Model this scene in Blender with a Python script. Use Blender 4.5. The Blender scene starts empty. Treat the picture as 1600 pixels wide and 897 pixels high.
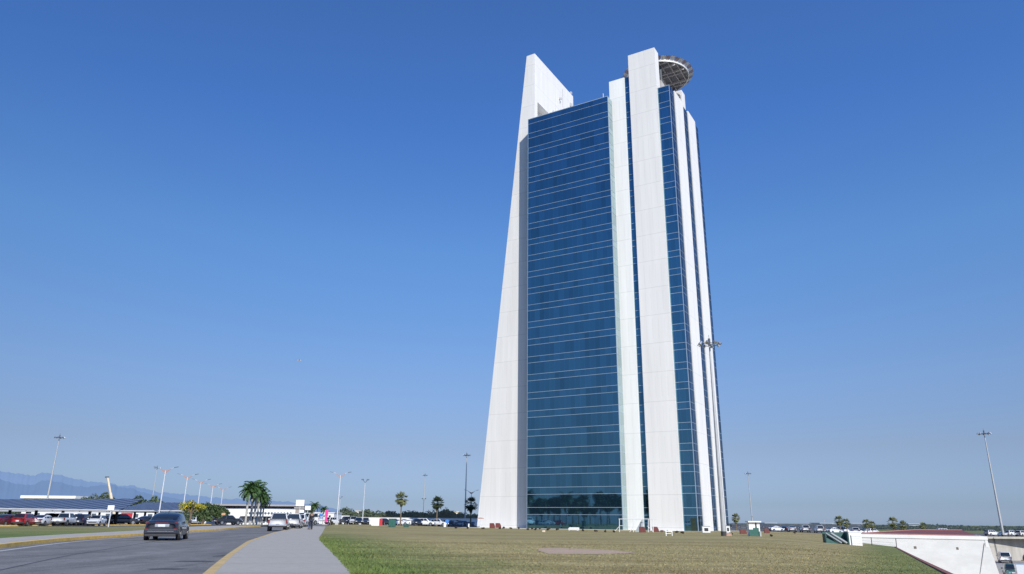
import bpy, bmesh, math, random
import numpy as np
from mathutils import Vector, Matrix
rnd = random.Random(7)
C = bpy.context.scene.collection
rad = math.radians
# ---------------------------------------------------------------- camera model
F = 1131.; PIT = rad(17.9); ROLL = math.atan(.010); CZ = 1.02
CAMR = Matrix.Rotation(math.pi/2 + PIT, 3, 'X') @ Matrix.Rotation(ROLL, 3, 'Z')
def ray(px, py): return CAMR @ Vector(((px-800)/F, -(py-448.5)/F, -1))
def aty(px, py, y):
    d = ray(px, py); t = y/d.y; return Vector((d.x*t, y, CZ + d.z*t))
def ss(v, a, b):
    t = min(1, max(0, (v-a)/(b-a))); return t*t*(3-2*t)
def lin(v, a, b): return min(1., max(0., (v-a)/(b-a)))
def G(x, y):
    g = -.48*lin(y, 17, 110)*ss(x, -30, -2) - .3*ss(y, 60, 100)*ss(-x, 38, 55) - .6*ss(y, 150, 225)
    if y > 1: g -= .95*ss(x/y, .30, .55)*lin(y, 15, 78)
    return g
def gnd(px, py, off=0):
    d = ray(px, py); t = 8.
    while t < 900:
        p = Vector((0, 0, CZ)) + d*t
        if p.z < G(p.x, p.y) + off: break
        t *= 1.004
    lo, hi = t/1.004, t
    for _ in range(20):
        m = (lo+hi)/2; p = Vector((0, 0, CZ)) + d*m
        if p.z < G(p.x, p.y) + off: hi = m
        else: lo = m
    return p
def on(x, y, off=0): return Vector((x, y, G(x, y)+off))
def X(px, D): return aty(px, 812, D).x          # x of a thing standing at depth D seen near px

# ---------------------------------------------------------------- materials
MATS = {}
def nd(t, typ, **kw):
    n = t.nodes.new(typ)
    for k, v in kw.items(): setattr(n, k, v)
    return n
def mat(name, col, rough=.6, metal=0., noise=None, bump=None, spec=.5, coat=0., trans=0., emis=None, obj=False, haze=0.):
    if name in MATS: return MATS[name]
    m = bpy.data.materials.new(name); m.use_nodes = True; t = m.node_tree
    b = t.nodes['Principled BSDF']
    col = tuple(col)+(1,)
    b.inputs['Base Color'].default_value = col
    b.inputs['Roughness'].default_value = rough; b.inputs['Metallic'].default_value = metal
    b.inputs['Specular IOR Level'].default_value = spec
    b.inputs['Coat Weight'].default_value = coat
    co = nd(t, 'ShaderNodeTexCoord'); src = co.outputs['Object'] if obj else None
    if src is None:
        g = nd(t, 'ShaderNodeNewGeometry'); src = g.outputs['Position']
    if noise:
        sc, amt = noise[0], noise[1]
        mp = nd(t, 'ShaderNodeMapping'); t.links.new(src, mp.inputs[0])
        if len(noise) > 2: mp.inputs['Scale'].default_value = noise[2]
        n = nd(t, 'ShaderNodeTexNoise'); n.inputs['Scale'].default_value = sc; n.inputs['Detail'].default_value = 5
        n.inputs['Roughness'].default_value = .65
        t.links.new(mp.outputs[0], n.inputs['Vector'])
        r = nd(t, 'ShaderNodeMapRange'); r.inputs[1].default_value = .3; r.inputs[2].default_value = .7
        r.inputs[3].default_value = 1-amt; r.inputs[4].default_value = 1+amt
        t.links.new(n.outputs[0], r.inputs[0])
        mx = nd(t, 'ShaderNodeVectorMath', operation='SCALE'); mx.inputs[0].default_value = col[:3]
        t.links.new(r.outputs[0], mx.inputs['Scale']); t.links.new(mx.outputs[0], b.inputs['Base Color'])
    if bump:
        n2 = nd(t, 'ShaderNodeTexNoise'); n2.inputs['Scale'].default_value = bump[0]; n2.inputs['Detail'].default_value = 4
        t.links.new(src, n2.inputs['Vector'])
        bp = nd(t, 'ShaderNodeBump'); bp.inputs['Strength'].default_value = bump[1]; bp.inputs['Distance'].default_value = bump[2]
        t.links.new(n2.outputs[0], bp.inputs['Height']); t.links.new(bp.outputs[0], b.inputs['Normal'])
    if emis or haze:  # distance haze painted in as a faint glow of the surface
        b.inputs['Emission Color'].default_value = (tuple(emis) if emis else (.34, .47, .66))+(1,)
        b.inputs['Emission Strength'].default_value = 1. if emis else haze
    MATS[name] = m
    return m

WHITE = mat('white_paint', (.78, .79, .80), .55, noise=(.4, .04))
WHITEP = mat('white_powder_coat', (.82, .83, .84), .35, noise=(3, .03))
GREYM = mat('galvanised_metal', (.42, .44, .46), .4, .6, noise=(2, .12))
POLE = mat('pale_pole_paint', (.62, .65, .70), .45, .2, noise=(1.5, .08))
DPOLE = mat('dark_pole_paint', (.10, .12, .14), .5, .2, noise=(1.5, .1))
DARK = mat('dark_metal', (.035, .038, .045), .5, .2, noise=(3, .2))
RUB = mat('tyre_rubber', (.018, .018, .02), .8, noise=(8, .2))
RIM = mat('alloy_rim', (.5, .51, .53), .3, .8, noise=(6, .1))
GLS = mat('vehicle_glass', (.012, .016, .022), .06, 0, spec=.8, noise=(1.2, .3))
TAIL = mat('red_tail_lens', (.16, .012, .016), .25, coat=.3, noise=(9, .2))
HEAD = mat('clear_lamp_lens', (.75, .77, .8), .12, .3, noise=(9, .1))
PLATE = mat('number_plate', (.62, .65, .68), .4, noise=(30, .15))
CHROME = mat('chrome_trim', (.7, .7, .72), .15, 1, noise=(5, .05))
BARK = mat('palm_bark', (.17, .13, .09), .9, noise=(4, .3), bump=(12, .5, .03))
RBARK = mat('royal_palm_trunk', (.42, .41, .38), .8, noise=(2, .2), bump=(8, .3, .02))
THATCH = mat('dead_frond_skirt', (.16, .12, .07), .95, noise=(6, .35))
def leafmat(name, c, amt=.35, haze=0.):
    m = mat(name, c, .55, noise=(1.3, amt), spec=.3, haze=haze)
    m.node_tree.nodes['Principled BSDF'].inputs['Subsurface Weight'].default_value = 0
    return m
FAN = leafmat('fan_palm_leaf', (.20, .22, .10))
FAN_SHADED = leafmat('fan_palm_leaf_shaded', (.05, .075, .04))  # the tower's shadow painted into the leaf colour
ROY = leafmat('royal_palm_leaf', (.055, .11, .032))
TREE = leafmat('tree_leaf', (.065, .10, .04))
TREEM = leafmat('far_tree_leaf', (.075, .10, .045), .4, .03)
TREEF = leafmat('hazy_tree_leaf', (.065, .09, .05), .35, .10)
TREEY = leafmat('yellow_green_leaf', (.22, .27, .05))
FLOW = leafmat('yellow_blossom', (.65, .48, .03))
ORANGE = mat('orange_bracket_paint', (.38, .22, .18), .5, noise=(4, .1))
MAROON = mat('maroon_paint', (.14, .035, .032), .55, noise=(2.5, .18))
GREEN = mat('green_paint', (.02, .11, .09), .5, noise=(3, .15))
BLUE = mat('blue_sign_paint', (.05, .22, .62), .4, noise=(3, .1))
PINK = mat('pink_fabric', (.75, .05, .28), .7, noise=(3, .12))
CREAM = mat('cream_paint', (.68, .58, .42), .5, noise=(2, .1))

# ---------------------------------------------------------------- mesh builder
class MB:
    def __init__(s): s.v = []; s.f = []; s.m = []; s.smooth = False
    def add(s, vs, fs, mi=0):
        o = len(s.v); s.v += [tuple(v) for v in vs]
        s.f += [tuple(i+o for i in f) for f in fs]; s.m += [mi]*len(fs); return s
    def box(s, a, b, mi=0, M=None):
        (x0, y0, z0), (x1, y1, z1) = a, b
        vs = [(x0,y0,z0),(x1,y0,z0),(x1,y1,z0),(x0,y1,z0),(x0,y0,z1),(x1,y0,z1),(x1,y1,z1),(x0,y1,z1)]
        if M is not None: vs = [M @ Vector(v) for v in vs]
        return s.add(vs, [(3,2,1,0),(4,5,6,7),(0,1,5,4),(1,2,6,5),(2,3,7,6),(3,0,4,7)], mi)
    def tube(s, pts, rs, n=8, mi=0, cap=True):
        pts = [Vector(p) for p in pts]
        if not isinstance(rs, (list, tuple)): rs = [rs]*len(pts)
        o = len(s.v); k = len(pts)
        for i, p in enumerate(pts):
            t = (pts[min(i+1, k-1)] - pts[max(i-1, 0)]).normalized()
            a = t.cross(Vector((0, 0, 1)) if abs(t.z) < .9 else Vector((1, 0, 0))).normalized(); b = t.cross(a)
            for j in range(n):
                w = 2*math.pi*j/n; s.v.append(tuple(p + (a*math.cos(w)+b*math.sin(w))*rs[i]))
        for i in range(k-1):
            for j in range(n):
                q = (j+1) % n; s.f.append((o+i*n+j, o+(i+1)*n+j, o+(i+1)*n+q, o+i*n+q)); s.m.append(mi)
        if cap:
            s.f.append(tuple(o+j for j in range(n))); s.m.append(mi)
            s.f.append(tuple(o+(k-1)*n+j for j in reversed(range(n)))); s.m.append(mi)
        return s
    def prism(s, poly, z0, z1, mi=0):
        n = len(poly)
        zz = (lambda z, p: z(p) if callable(z) else z)
        vs = [(p[0], p[1], zz(z0, p)) for p in poly] + [(p[0], p[1], zz(z1, p)) for p in poly]
        fs = [tuple(reversed(range(n))), tuple(range(n, 2*n))] + [(i, (i+1) % n, n+(i+1) % n, n+i) for i in range(n)]
        return s.add(vs, fs, mi)
    def build(s, name, mats, parent=None, smooth=False, bevel=0, sub=0):
        me = bpy.data.meshes.new(name); me.from_pydata(s.v, [], s.f)
        if not isinstance(mats, (list, tuple)): mats = [mats]
        for m in mats: me.materials.append(m)
        if len(mats) > 1: me.polygons.foreach_set('material_index', s.m)
        if smooth: me.polygons.foreach_set('use_smooth', [True]*len(me.polygons))
        me.update()
        o = bpy.data.objects.new(name, me); C.objects.link(o)
        if parent: o.parent = parent
        if bevel:
            md = o.modifiers.new('bevel', 'BEVEL'); md.width = bevel; md.segments = 2 if bevel < .1 else 4; md.limit_method = 'ANGLE'
        if sub:
            md = o.modifiers.new('sub', 'SUBSURF'); md.levels = sub; md.render_levels = sub
        return o
def tag(o, label=None, cat=None, group=None, kind=None):
    if label: o['label'] = label
    if cat: o['category'] = cat
    if group: o['group'] = group
    if kind: o['kind'] = kind
    return o
def thing(name, label, cat, loc, rz=0, group=None):
    o = bpy.data.objects.new(name, None); C.objects.link(o)
    o.empty_display_size = .3
    o.location = loc; o.rotation_euler = (0, 0, rz); return tag(o, label, cat, group)
def copy_tree(o, parent=None):
    c = o.copy(); C.objects.link(c); c.parent = parent
    for ch in list(o.children): copy_tree(ch, c)
    return c
def dup(root, loc, rz, label, group=None, scale=None):
    c = copy_tree(root); c.location = loc; c.rotation_euler = (0, 0, rz); c['label'] = label
    if group: c['group'] = group
    if scale: c.scale = (scale,)*3
    return c
PROTO = {}
def place(key, maker, loc, rz, label, group=None, scale=None):
    """first call builds the prototype and uses it; later calls copy it"""
    if key not in PROTO:
        o = PROTO[key] = maker(); o.location = loc; o.rotation_euler = (0, 0, rz); o['label'] = label
        if scale: o.scale = (scale,)*3
        if group: o['group'] = group
        return o
    o = dup(PROTO[key], loc, rz, label, group); o.scale = (scale or 1,)*3
    if not group and 'group' in o: del o['group']
    return o

# ---------------------------------------------------------------- ground
def interp(pts):
    pts = sorted(((p.y, p.x) for p in pts)); ys = [p[0] for p in pts]; xs = [p[1] for p in pts]
    def f(y):
        if y <= ys[0]:
            k = (xs[1]-xs[0])/(ys[1]-ys[0]); return xs[0]+k*(y-ys[0])
        if y >= ys[-1]:
            k = (xs[-1]-xs[-2])/(ys[-1]-ys[-2]); return xs[-1]+k*(y-ys[-1])
        return float(np.interp(y, ys, xs))
    def g(y): return sum(f(y+d) for d in (-2.5, -1, 0, 1, 2.5))/5
    return g
KH = .14
LK = interp([gnd(*p, -KH) for p in ((0, 857), (60, 849.5), (112, 844.5), (210, 838), (294, 832), (351, 828.3))] + [Vector((-33.5, 96, 0)), Vector((-36.5, 112, 0))])
LS = interp([gnd(*p) for p in ((0, 841), (100, 835), (210, 829.3))] + [Vector((-39, 96, 0)), Vector((-41, 112, 0))])
RK = interp([gnd(*p, -KH) for p in ((331.5, 892), (352, 874), (385, 850), (427, 834.5), (466, 826))])
RS = interp([gnd(*p) for p in ((553.7, 897), (528.7, 870), (514, 856), (500.5, 843.7), (501.5, 836), (506, 828))])
YE = 112.
VOID = [(0, 7), (10, 7), (15, 8.7), (17.1, 9.66), (80.5, 40.4), (95, 41.2), (112, 50), (150, 72)]
def XV(y): return float(np.interp(y, [a for a, b in VOID], [b for a, b in VOID]))
ys = [0, 3, 6, 9] + list(np.arange(11, 60, 1.)) + list(np.arange(60, YE, 2.)) + [YE]
def strip(name, fl, fr, off, m, nx=1, yy=None, kind='structure', spread=1., up=None):
    yy = yy or ys; b = MB(); rows = []
    for y in yy:
        a, c = fl(y), fr(y); rows.append([(a+(c-a)*(i/nx)**spread) for i in range(nx+1)])
    vs = [(x, y, G(x, y)+off) for y, r in zip(yy, rows) for x in r]
    fs = [(j*(nx+1)+i, j*(nx+1)+i+1, (j+1)*(nx+1)+i+1, (j+1)*(nx+1)+i) for j in range(len(yy)-1) for i in range(nx)]
    b.add(vs, fs); return tag(b.build(name, m, smooth=True), kind=kind)

def grass_material(name, dry, green, lush=False):
    m = bpy.data.materials.new(name); m.use_nodes = True; t = m.node_tree; b = t.nodes['Principled BSDF']
    b.inputs['Roughness'].default_value = .95; b.inputs['Specular IOR Level'].default_value = .1
    g = nd(t, 'ShaderNodeNewGeometry')
    def noise(sc, scale, det=4, ro=.6, off=(0, 0, 0)):
        mp = nd(t, 'ShaderNodeMapping'); mp.inputs['Scale'].default_value = scale; mp.inputs['Location'].default_value = off
        mp.inputs['Rotation'].default_value = (0, 0, rad(-9))
        t.links.new(g.outputs['Position'], mp.inputs[0])
        n = nd(t, 'ShaderNodeTexNoise'); n.inputs['Scale'].default_value = sc; n.inputs['Detail'].default_value = det; n.inputs['Roughness'].default_value = ro
        t.links.new(mp.outputs[0], n.inputs['Vector']); return n.outputs[0]
    def rng(s, a, b_, c, d):
        r = nd(t, 'ShaderNodeMapRange'); r.inputs[1].default_value = a; r.inputs[2].default_value = b_; r.inputs[3].default_value = c; r.inputs[4].default_value = d
        t.links.new(s, r.inputs[0]); return r.outputs[0]
    def math_(op, a, b_):
        n = nd(t, 'ShaderNodeMath', operation=op)
        for i, v in enumerate((a, b_)):
            if isinstance(v, (int, float)): n.inputs[i].default_value = v
            else: t.links.new(v, n.inputs[i])
        return n.outputs[0]
    def mix(f, a, b_, typ='MIX'):
        n = nd(t, 'ShaderNodeMix', data_type='RGBA', blend_type=typ)
        for i, v in ((0, f), (6, a), (7, b_)):
            if isinstance(v, (int, float)): n.inputs[i].default_value = v
            elif isinstance(v, tuple): n.inputs[i].default_value = v+(1,)
            else: t.links.new(v, n.inputs[i])
        return n.outputs[2]
    sep = nd(t, 'ShaderNodeSeparateXYZ'); t.links.new(g.outputs['Position'], sep.inputs[0])
    big = rng(noise(.05, (1, 2.2, 1)), .38, .62, 0, 1)
    mid = rng(noise(.35, (1, 2.6, 1), 5), .35, .65, 0, 1)
    fine = rng(noise(5, (1, 1, 1), 6, .75), .3, .7, 0, 1)
    fine2 = rng(noise(28, (1, 1, 1), 3, .75), .25, .75, .62, 1.38)
    # green belt: near the pavement edge and in the foreground left
    e = math_('ADD', sep.outputs[0], math_('MULTIPLY', sep.outputs[1], .252))       # 0 at the pavement edge
    edge = rng(math_('ADD', e, math_('MULTIPLY', mid, 2.2)), 2.0, 7.5, 1, 0)
    fore = rng(math_('ADD', math_('SUBTRACT', sep.outputs[0], math_('MULTIPLY', sep.outputs[1], .47)), math_('MULTIPLY', mid, .8)), -1.2, 1.2, 0, 1)
    left = rng(math_('ADD', sep.outputs[0], math_('MULTIPLY', sep.outputs[1], .3)), -16, -8, .38, 0)
    gf = math_('MAXIMUM', math_('MAXIMUM', math_('MULTIPLY', edge, rng(sep.outputs[1], 40, 75, 1, .25)), math_('MULTIPLY', fore, .75)), left)
    gf = math_('ADD', math_('MULTIPLY', gf, .95), math_('MULTIPLY', rng(noise(.16, (1, 1.8, 1), 4, .6, (31, 7, 0)), .52, .68, 0, 1), .17))
    dr = mix(big, tuple(c*.82 for c in dry), tuple(dry)); dr = mix(math_('MULTIPLY', mid, .75), dr, (.44, .385, .19))
    gr = mix(fine, green, tuple(c*1.6 for c in green)); gr = mix(math_('MULTIPLY', big, .35), gr, (.22, .24, .085))
    cl = nd(t, 'ShaderNodeClamp'); t.links.new(gf, cl.inputs[0])
    col = mix(cl.outputs[0], dr, gr)
    spots = rng(noise(.9, (1, 2.6, 1), 6, .72, (5, 3, 0)), .50, .66, 0, .55)
    col = mix(spots, col, mix(cl.outputs[0], (.17, .145, .07), (.05, .085, .025)))
    bands = rng(noise(.20, (.22, 1.0, 1), 6, .66, (2, 4, 0)), .46, .60, 0, .62)
    col = mix(bands, col, mix(cl.outputs[0], (.22, .175, .08), (.09, .13, .04)))
    light = rng(noise(.7, (1, 3.2, 1), 6, .7, (15, 9, 0)), .52, .68, 0, .6)
    col = mix(light, col, mix(cl.outputs[0], (.47, .41, .24), (.20, .24, .09)))
    sc = nd(t, 'ShaderNodeVectorMath', operation='SCALE'); t.links.new(col, sc.inputs[0]); t.links.new(fine2, sc.inputs['Scale'])
    t.links.new(sc.outputs[0], b.inputs['Base Color'])
    bp = nd(t, 'ShaderNodeBump'); bp.inputs['Strength'].default_value = .4; bp.inputs['Distance'].default_value = .04
    n = noise(9, (1, 1, 1), 5, .8); t.links.new(n, bp.inputs['Height']); t.links.new(bp.outputs[0], b.inputs['Normal'])
    return m
GRASS = grass_material('dry_grass', (.37, .305, .145), (.105, .155, .045))

def asphalt_material(name, base, cracks=True):
    m = bpy.data.materials.new(name); m.use_nodes = True; t = m.node_tree; b = t.nodes['Principled BSDF']
    b.inputs['Roughness'].default_value = .85; b.inputs['Specular IOR Level'].default_value = .25
    g = nd(t, 'ShaderNodeNewGeometry')
    def nz(sc, scl=(1, 1, 1), det=5):
        mp = nd(t, 'ShaderNodeMapping'); mp.inputs['Scale'].default_value = scl; mp.inputs['Rotation'].default_value = (0, 0, rad(-17)); t.links.new(g.outputs['Position'], mp.inputs[0])
        n = nd(t, 'ShaderNodeTexNoise'); n.inputs['Scale'].default_value = sc; n.inputs['Detail'].default_value = det; t.links.new(mp.outputs[0], n.inputs[0]); return n.outputs[0]
    def rng(s, a, b_, c, d):
        r = nd(t, 'ShaderNodeMapRange'); r.inputs[1].default_value = a; r.inputs[2].default_value = b_; r.inputs[3].default_value = c; r.inputs[4].default_value = d
        t.links.new(s, r.inputs[0]); return r.outputs[0]
    def mul(a, b_):
        n = nd(t, 'ShaderNodeMath', operation='MULTIPLY'); t.links.new(a, n.inputs[0]); t.links.new(b_, n.inputs[1]); return n.outputs[0]
    k = mul(rng(nz(.5, (1.6, .25, 1)), .3, .7, .80, 1.18), rng(nz(22, det=3), .25, .75, .66, 1.36))
    k = mul(k, rng(nz(2.2, (1, .5, 1)), .3, .7, .84, 1.14)); k = mul(k, rng(nz(.9, (2.5, .12, 1)), .52, .62, 1, .86))
    if cracks:
        v = nd(t, 'ShaderNodeTexVoronoi', feature='DISTANCE_TO_EDGE'); v.inputs['Scale'].default_value = .35
        ns = nd(t, 'ShaderNodeTexNoise'); ns.inputs['Scale'].default_value = 1.2
        ad = nd(t, 'ShaderNodeVectorMath', operation='ADD'); t.links.new(g.outputs['Position'], ns.inputs[0]); t.links.new(g.outputs['Position'], ad.inputs[0]); t.links.new(ns.outputs[1], ad.inputs[1])
        t.links.new(ad.outputs[0], v.inputs[0]); k = mul(k, rng(v.outputs[0], 0, .012, .78, 1))
    sc = nd(t, 'ShaderNodeVectorMath', operation='SCALE'); sc.inputs[0].default_value = base; t.links.new(k, sc.inputs['Scale']); t.links.new(sc.outputs[0], b.inputs['Base Color'])
    bp = nd(t, 'ShaderNodeBump'); bp.inputs['Strength'].default_value = .4; bp.inputs['Distance'].default_value = .01
    t.links.new(nz(60), bp.inputs['Height']); t.links.new(bp.outputs[0], b.inputs['Normal'])
    return m
ASPH = asphalt_material('road_asphalt', (.205, .20, .195))
LOT = asphalt_material('lot_asphalt', (.16, .155, .15))
CONC = mat('brushed_concrete', (.43, .405, .355), .9, noise=(7, .20, (.5, 3, 1)), bump=(30, .3, .01))
CONC2 = mat('pale_concrete', (.43, .40, .35), .9, noise=(1.2, .12), bump=(20, .2, .01))
YEL = mat('worn_yellow_paint', (.78, .50, .12), .7, noise=(2.2, .22), bump=(18, .3, .01))
LINE = mat('worn_white_line', (.62, .63, .63), .8, noise=(6, .22))

strip('ground', lambda y: -420., lambda y: LK(y)-.28, 0, GRASS, 16, spread=.45)
strip('lawn', RS, XV, 0, GRASS, 24)
# far ground: graded rows out to the horizon
fy = [YE] + list(np.arange(114, 152, 4.)) + [150.0]
fy = sorted(set([YE] + [float(v) for v in np.arange(116, 150, 4)] + [150.]))
strip('ground', lambda y: -420., lambda y: XV(y), 0, GRASS, 60, yy=fy)
fy2 = [150.] + [155+5*i for i in range(20)] + [270, 320, 400, 520, 700, 1000, 1600, 2600, 5000, 12000]
strip('ground', lambda y: -420.-max(0, y-250)*1.4, lambda y: 420.+max(0, y-250)*1.4, 0, GRASS, 80, yy=fy2)
strip('road', LK, RK, -KH, ASPH, 6)
strip('kerb', lambda y: LK(y)-.28, lambda y: LK(y)-.03, .006, YEL)
def kerb_face(name, f, s, m):
    b = MB(); n = len(ys)
    vs = [(f(y)-.03*s, y, G(f(y), y)+.006) for y in ys] + [(f(y), y, G(f(y), y)-KH-.05) for y in ys]
    b.add(vs, [(i, i+1, n+i+1, n+i) for i in range(n-1)]); tag(b.build(name, m, smooth=True), kind='structure')
kerb_face('kerb', LK, 1, YEL)
YEL2 = mat('faded_yellow_paint', (.60, .43, .18), .7, noise=(2.2, .2), bump=(18, .3, .01))
strip('kerb', lambda y: RK(y)+.03, lambda y: RK(y)+.24, .006, YEL2)
kerb_face('kerb', RK, -1, YEL2)
strip('pavement', lambda y: RK(y)+.24, RS, .004, CONC, 4)
strip('pavement', LS, lambda y: LK(y)-.28, .005, CONC2, 2)
yr = [y for y in ys if 12 < y < 75]
strip('lane_line', lambda y: LK(y)+.62, lambda y: LK(y)+.76, -KH+.005, LINE, yy=yr)
SEAM = mat('road_seam', (.075, .077, .085), .8, noise=(4, .25))
seam = interp([gnd(*p, -KH) for p in ((0, 891), (105, 868), (220, 849.5))])
strip('road_seam', lambda y: seam(y)-.035, lambda y: seam(y)+.035, -KH+.004, SEAM, yy=[y for y in ys if 15 < y < 48])
# dark repair patches on the asphalt
PATCH = mat('asphalt_patch', (.075, .074, .075), .85, noise=(6, .25))
for px, py, w_, h_ in ((305, 877, 1.1, .12), (262, 889, .9, .1), (352, 868, .5, .3)):
    p = gnd(px, py, -KH+.004); ring = []
    for i in range(14):
        a = 6.2832*i/14; ring.append((p.x+math.cos(a)*w_*.5*rnd.uniform(.8, 1.2), p.y+math.sin(a)*h_*rnd.uniform(.8, 1.2)*3, p.z+.001))
    b = MB(); b.add(ring, [tuple(range(14))]); tag(b.build('road_patch', PATCH), kind='structure')
# pavement joints: thin dark strips across the paving
JO = mat('pavement_joint_dark', (.14, .135, .13), .9, noise=(4, .2))
b = MB()
for k in range(22):
    y = 15+k*3.1; a, c = RK(y)+.26, RS(y)-.05
    b.add([(a, y, G(a, y)+.008), (c, y+.4, G(c, y)+.008), (c, y+.425, G(c, y)+.008), (a, y+.025, G(a, y)+.008)], [(0, 1, 2, 3)])
tag(b.build('pavement_joint', JO), kind='structure')
# parking lots (drape rectangles)
def lot(name, x0, x1, y0, y1, m, off=.03, step=6):
    yy = list(np.arange(y0, y1, step))+[y1]
    return strip(name, lambda y: x0, lambda y: x1, off, m, max(2, int((x1-x0)/8)), yy=yy)
lot('parking_lot', -260, -42, 104, 215, LOT)
lot('parking_lot', -130, -12, 172, 262, LOT, .05)
lot('parking_lot', 58, 320, 172, 330, LOT, .05)
strip('road', lambda y: LK(y), lambda y: RK(y)+3, .02, ASPH, 4, yy=[112, 120, 130, 140, 150, 160, 170, 180])
p0, p1 = gnd(-60, 822.6), gnd(330, 820.5)
b = MB()
d = (p1-p0); nrm = Vector((-d.y, d.x, 0)).normalized()*.35
N = 40
for i in range(N):
    a, c = p0+d*(i/N), p0+d*((i+1)/N)
    vs = []
    for q in (a, c, c+nrm, a+nrm): vs.append((q.x, q.y, G(q.x, q.y)+.16))
    vs += [(v[0], v[1], v[2]-.2) for v in vs[:2]]
    b.add(vs, [(0, 1, 2, 3), (4, 5, 1, 0)])
tag(b.build('kerb', YEL), kind='structure')
# yard below the lawn, with its retaining edge
YZ = -5.5
YARD = asphalt_material('yard_concrete', (.36, .34, .31), False)
b = MB(); b.add([(5, -5, YZ), (260, -5, YZ), (260, 168, YZ), (5, 168, YZ)], [(0, 1, 2, 3)])
tag(b.build('yard_floor', YARD), kind='structure')
COPE = mat('red_coping', (.27, .10, .075), .75, noise=(3, .15))
vy = [0, 10, 15, 17.1, 20, 23, 30, 38, 47, 58, 70, 80.5]
b = MB()
for i in range(len(vy)-1):
    a = on(XV(vy[i]), vy[i]); c = on(XV(vy[i+1]), vy[i+1]); u = Vector((.13, -.03, 0))
    b.add([a+Vector((0,0,.03)), c+Vector((0,0,.03)), c+u+Vector((0,0,.03)), a+u+Vector((0,0,.03)), a-Vector((0,0,.1)), c-Vector((0,0,.1)), c+u-Vector((0,0,.1)), a+u-Vector((0,0,.1))],
          [(0,3,2,1), (0,1,5,4), (3,7,6,2)])
tag(b.build('red_coping', COPE), kind='structure')
b = MB()
vy = vy+[95, 112, 150]
for i in range(len(vy)-1):
    a = on(XV(vy[i])+.1, vy[i]); c = on(XV(vy[i+1])+.1, vy[i+1])
    b.add([a, c, (c.x, c.y, YZ-.1), (a.x, a.y, YZ-.1)], [(0, 1, 2, 3)])
tag(b.build('retaining_wall', CONC2), kind='structure')
# bare patch in the lawn
DIRT = mat('bare_earth', (.48, .35, .25), .95, noise=(.8, .14), bump=(9, .4, .02))
pp = [(838, 857.5), (850, 856.2), (880, 856.6), (930, 858.2), (965, 860.5), (992, 862.8), (975, 865.0), (930, 865.8), (880, 866), (852, 865.4), (842, 861)]
P = [gnd(*p, .012) for p in pp]
pc = sum(P, Vector())/len(P)
ring = []
for i in range(len(P)):
    for k in range(5):
        q = P[i].lerp(P[(i+1) % len(P)], k/5); q = pc+(q-pc)*rnd.uniform(.94, 1.06); ring.append(on(q.x, q.y, .012))
b = MB(); b.add([on(pc.x, pc.y, .014)]+ring, [(0, i+1, (i+1) % len(ring)+1) for i in range(len(ring))])
tag(b.build('bare_patch', DIRT), kind='structure')

# grass blades over the near lawn
def grass_blades():
    r = np.random.default_rng(3); n = 60000
    u = r.random(n); y = 15+42*u**1.5
    xl = np.array([RS(v) for v in np.linspace(14, 60, 60)]); xs = np.interp(y, np.linspace(14, 60, 60), xl)
    xr = np.minimum(np.array([XV(v)-.1 for v in y]), y*.68)
    e = r.random(n); x = xs+(xr-xs)*np.where(r.random(n) < .3, e**3, e)-.02
    cx = x+r.normal(0, .03, n); g = np.array([G(a, b_) for a, b_ in zip(cx, y)])
    near = np.clip(1-(cx-xs)/2.0, 0, 1)
    h = r.uniform(.008, .026, n)*(1+1.6*near)*(1+.01*y)*np.clip((58-y)/24, .05, 1); w = .006+.0004*y
    a = r.random(n)*6.283; le = r.normal(0, .035, (n, 2))
    v = np.empty((n*3, 3))
    v[0::3] = np.c_[cx-np.cos(a)*w, y-np.sin(a)*w, g-.005]; v[1::3] = np.c_[cx+np.cos(a)*w, y+np.sin(a)*w, g-.005]
    v[2::3] = np.c_[cx+le[:, 0], y+le[:, 1], g+h]
    me = bpy.data.meshes.new('grass_blades'); me.vertices.add(n*3); me.vertices.foreach_set('co', v.ravel())
    me.loops.add(n*3); me.loops.foreach_set('vertex_index', np.arange(n*3)); me.polygons.add(n)
    me.polygons.foreach_set('loop_start', np.arange(0, n*3, 3)); me.polygons.foreach_set('loop_total', np.full(n, 3)); me.update()
    me.materials.append(GRASS); o = bpy.data.objects.new('grass', me); C.objects.link(o)
    tag(o, 'short dry and green grass growing on the lawn beside the pavement', 'grass', kind='stuff')
grass_blades()

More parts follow.
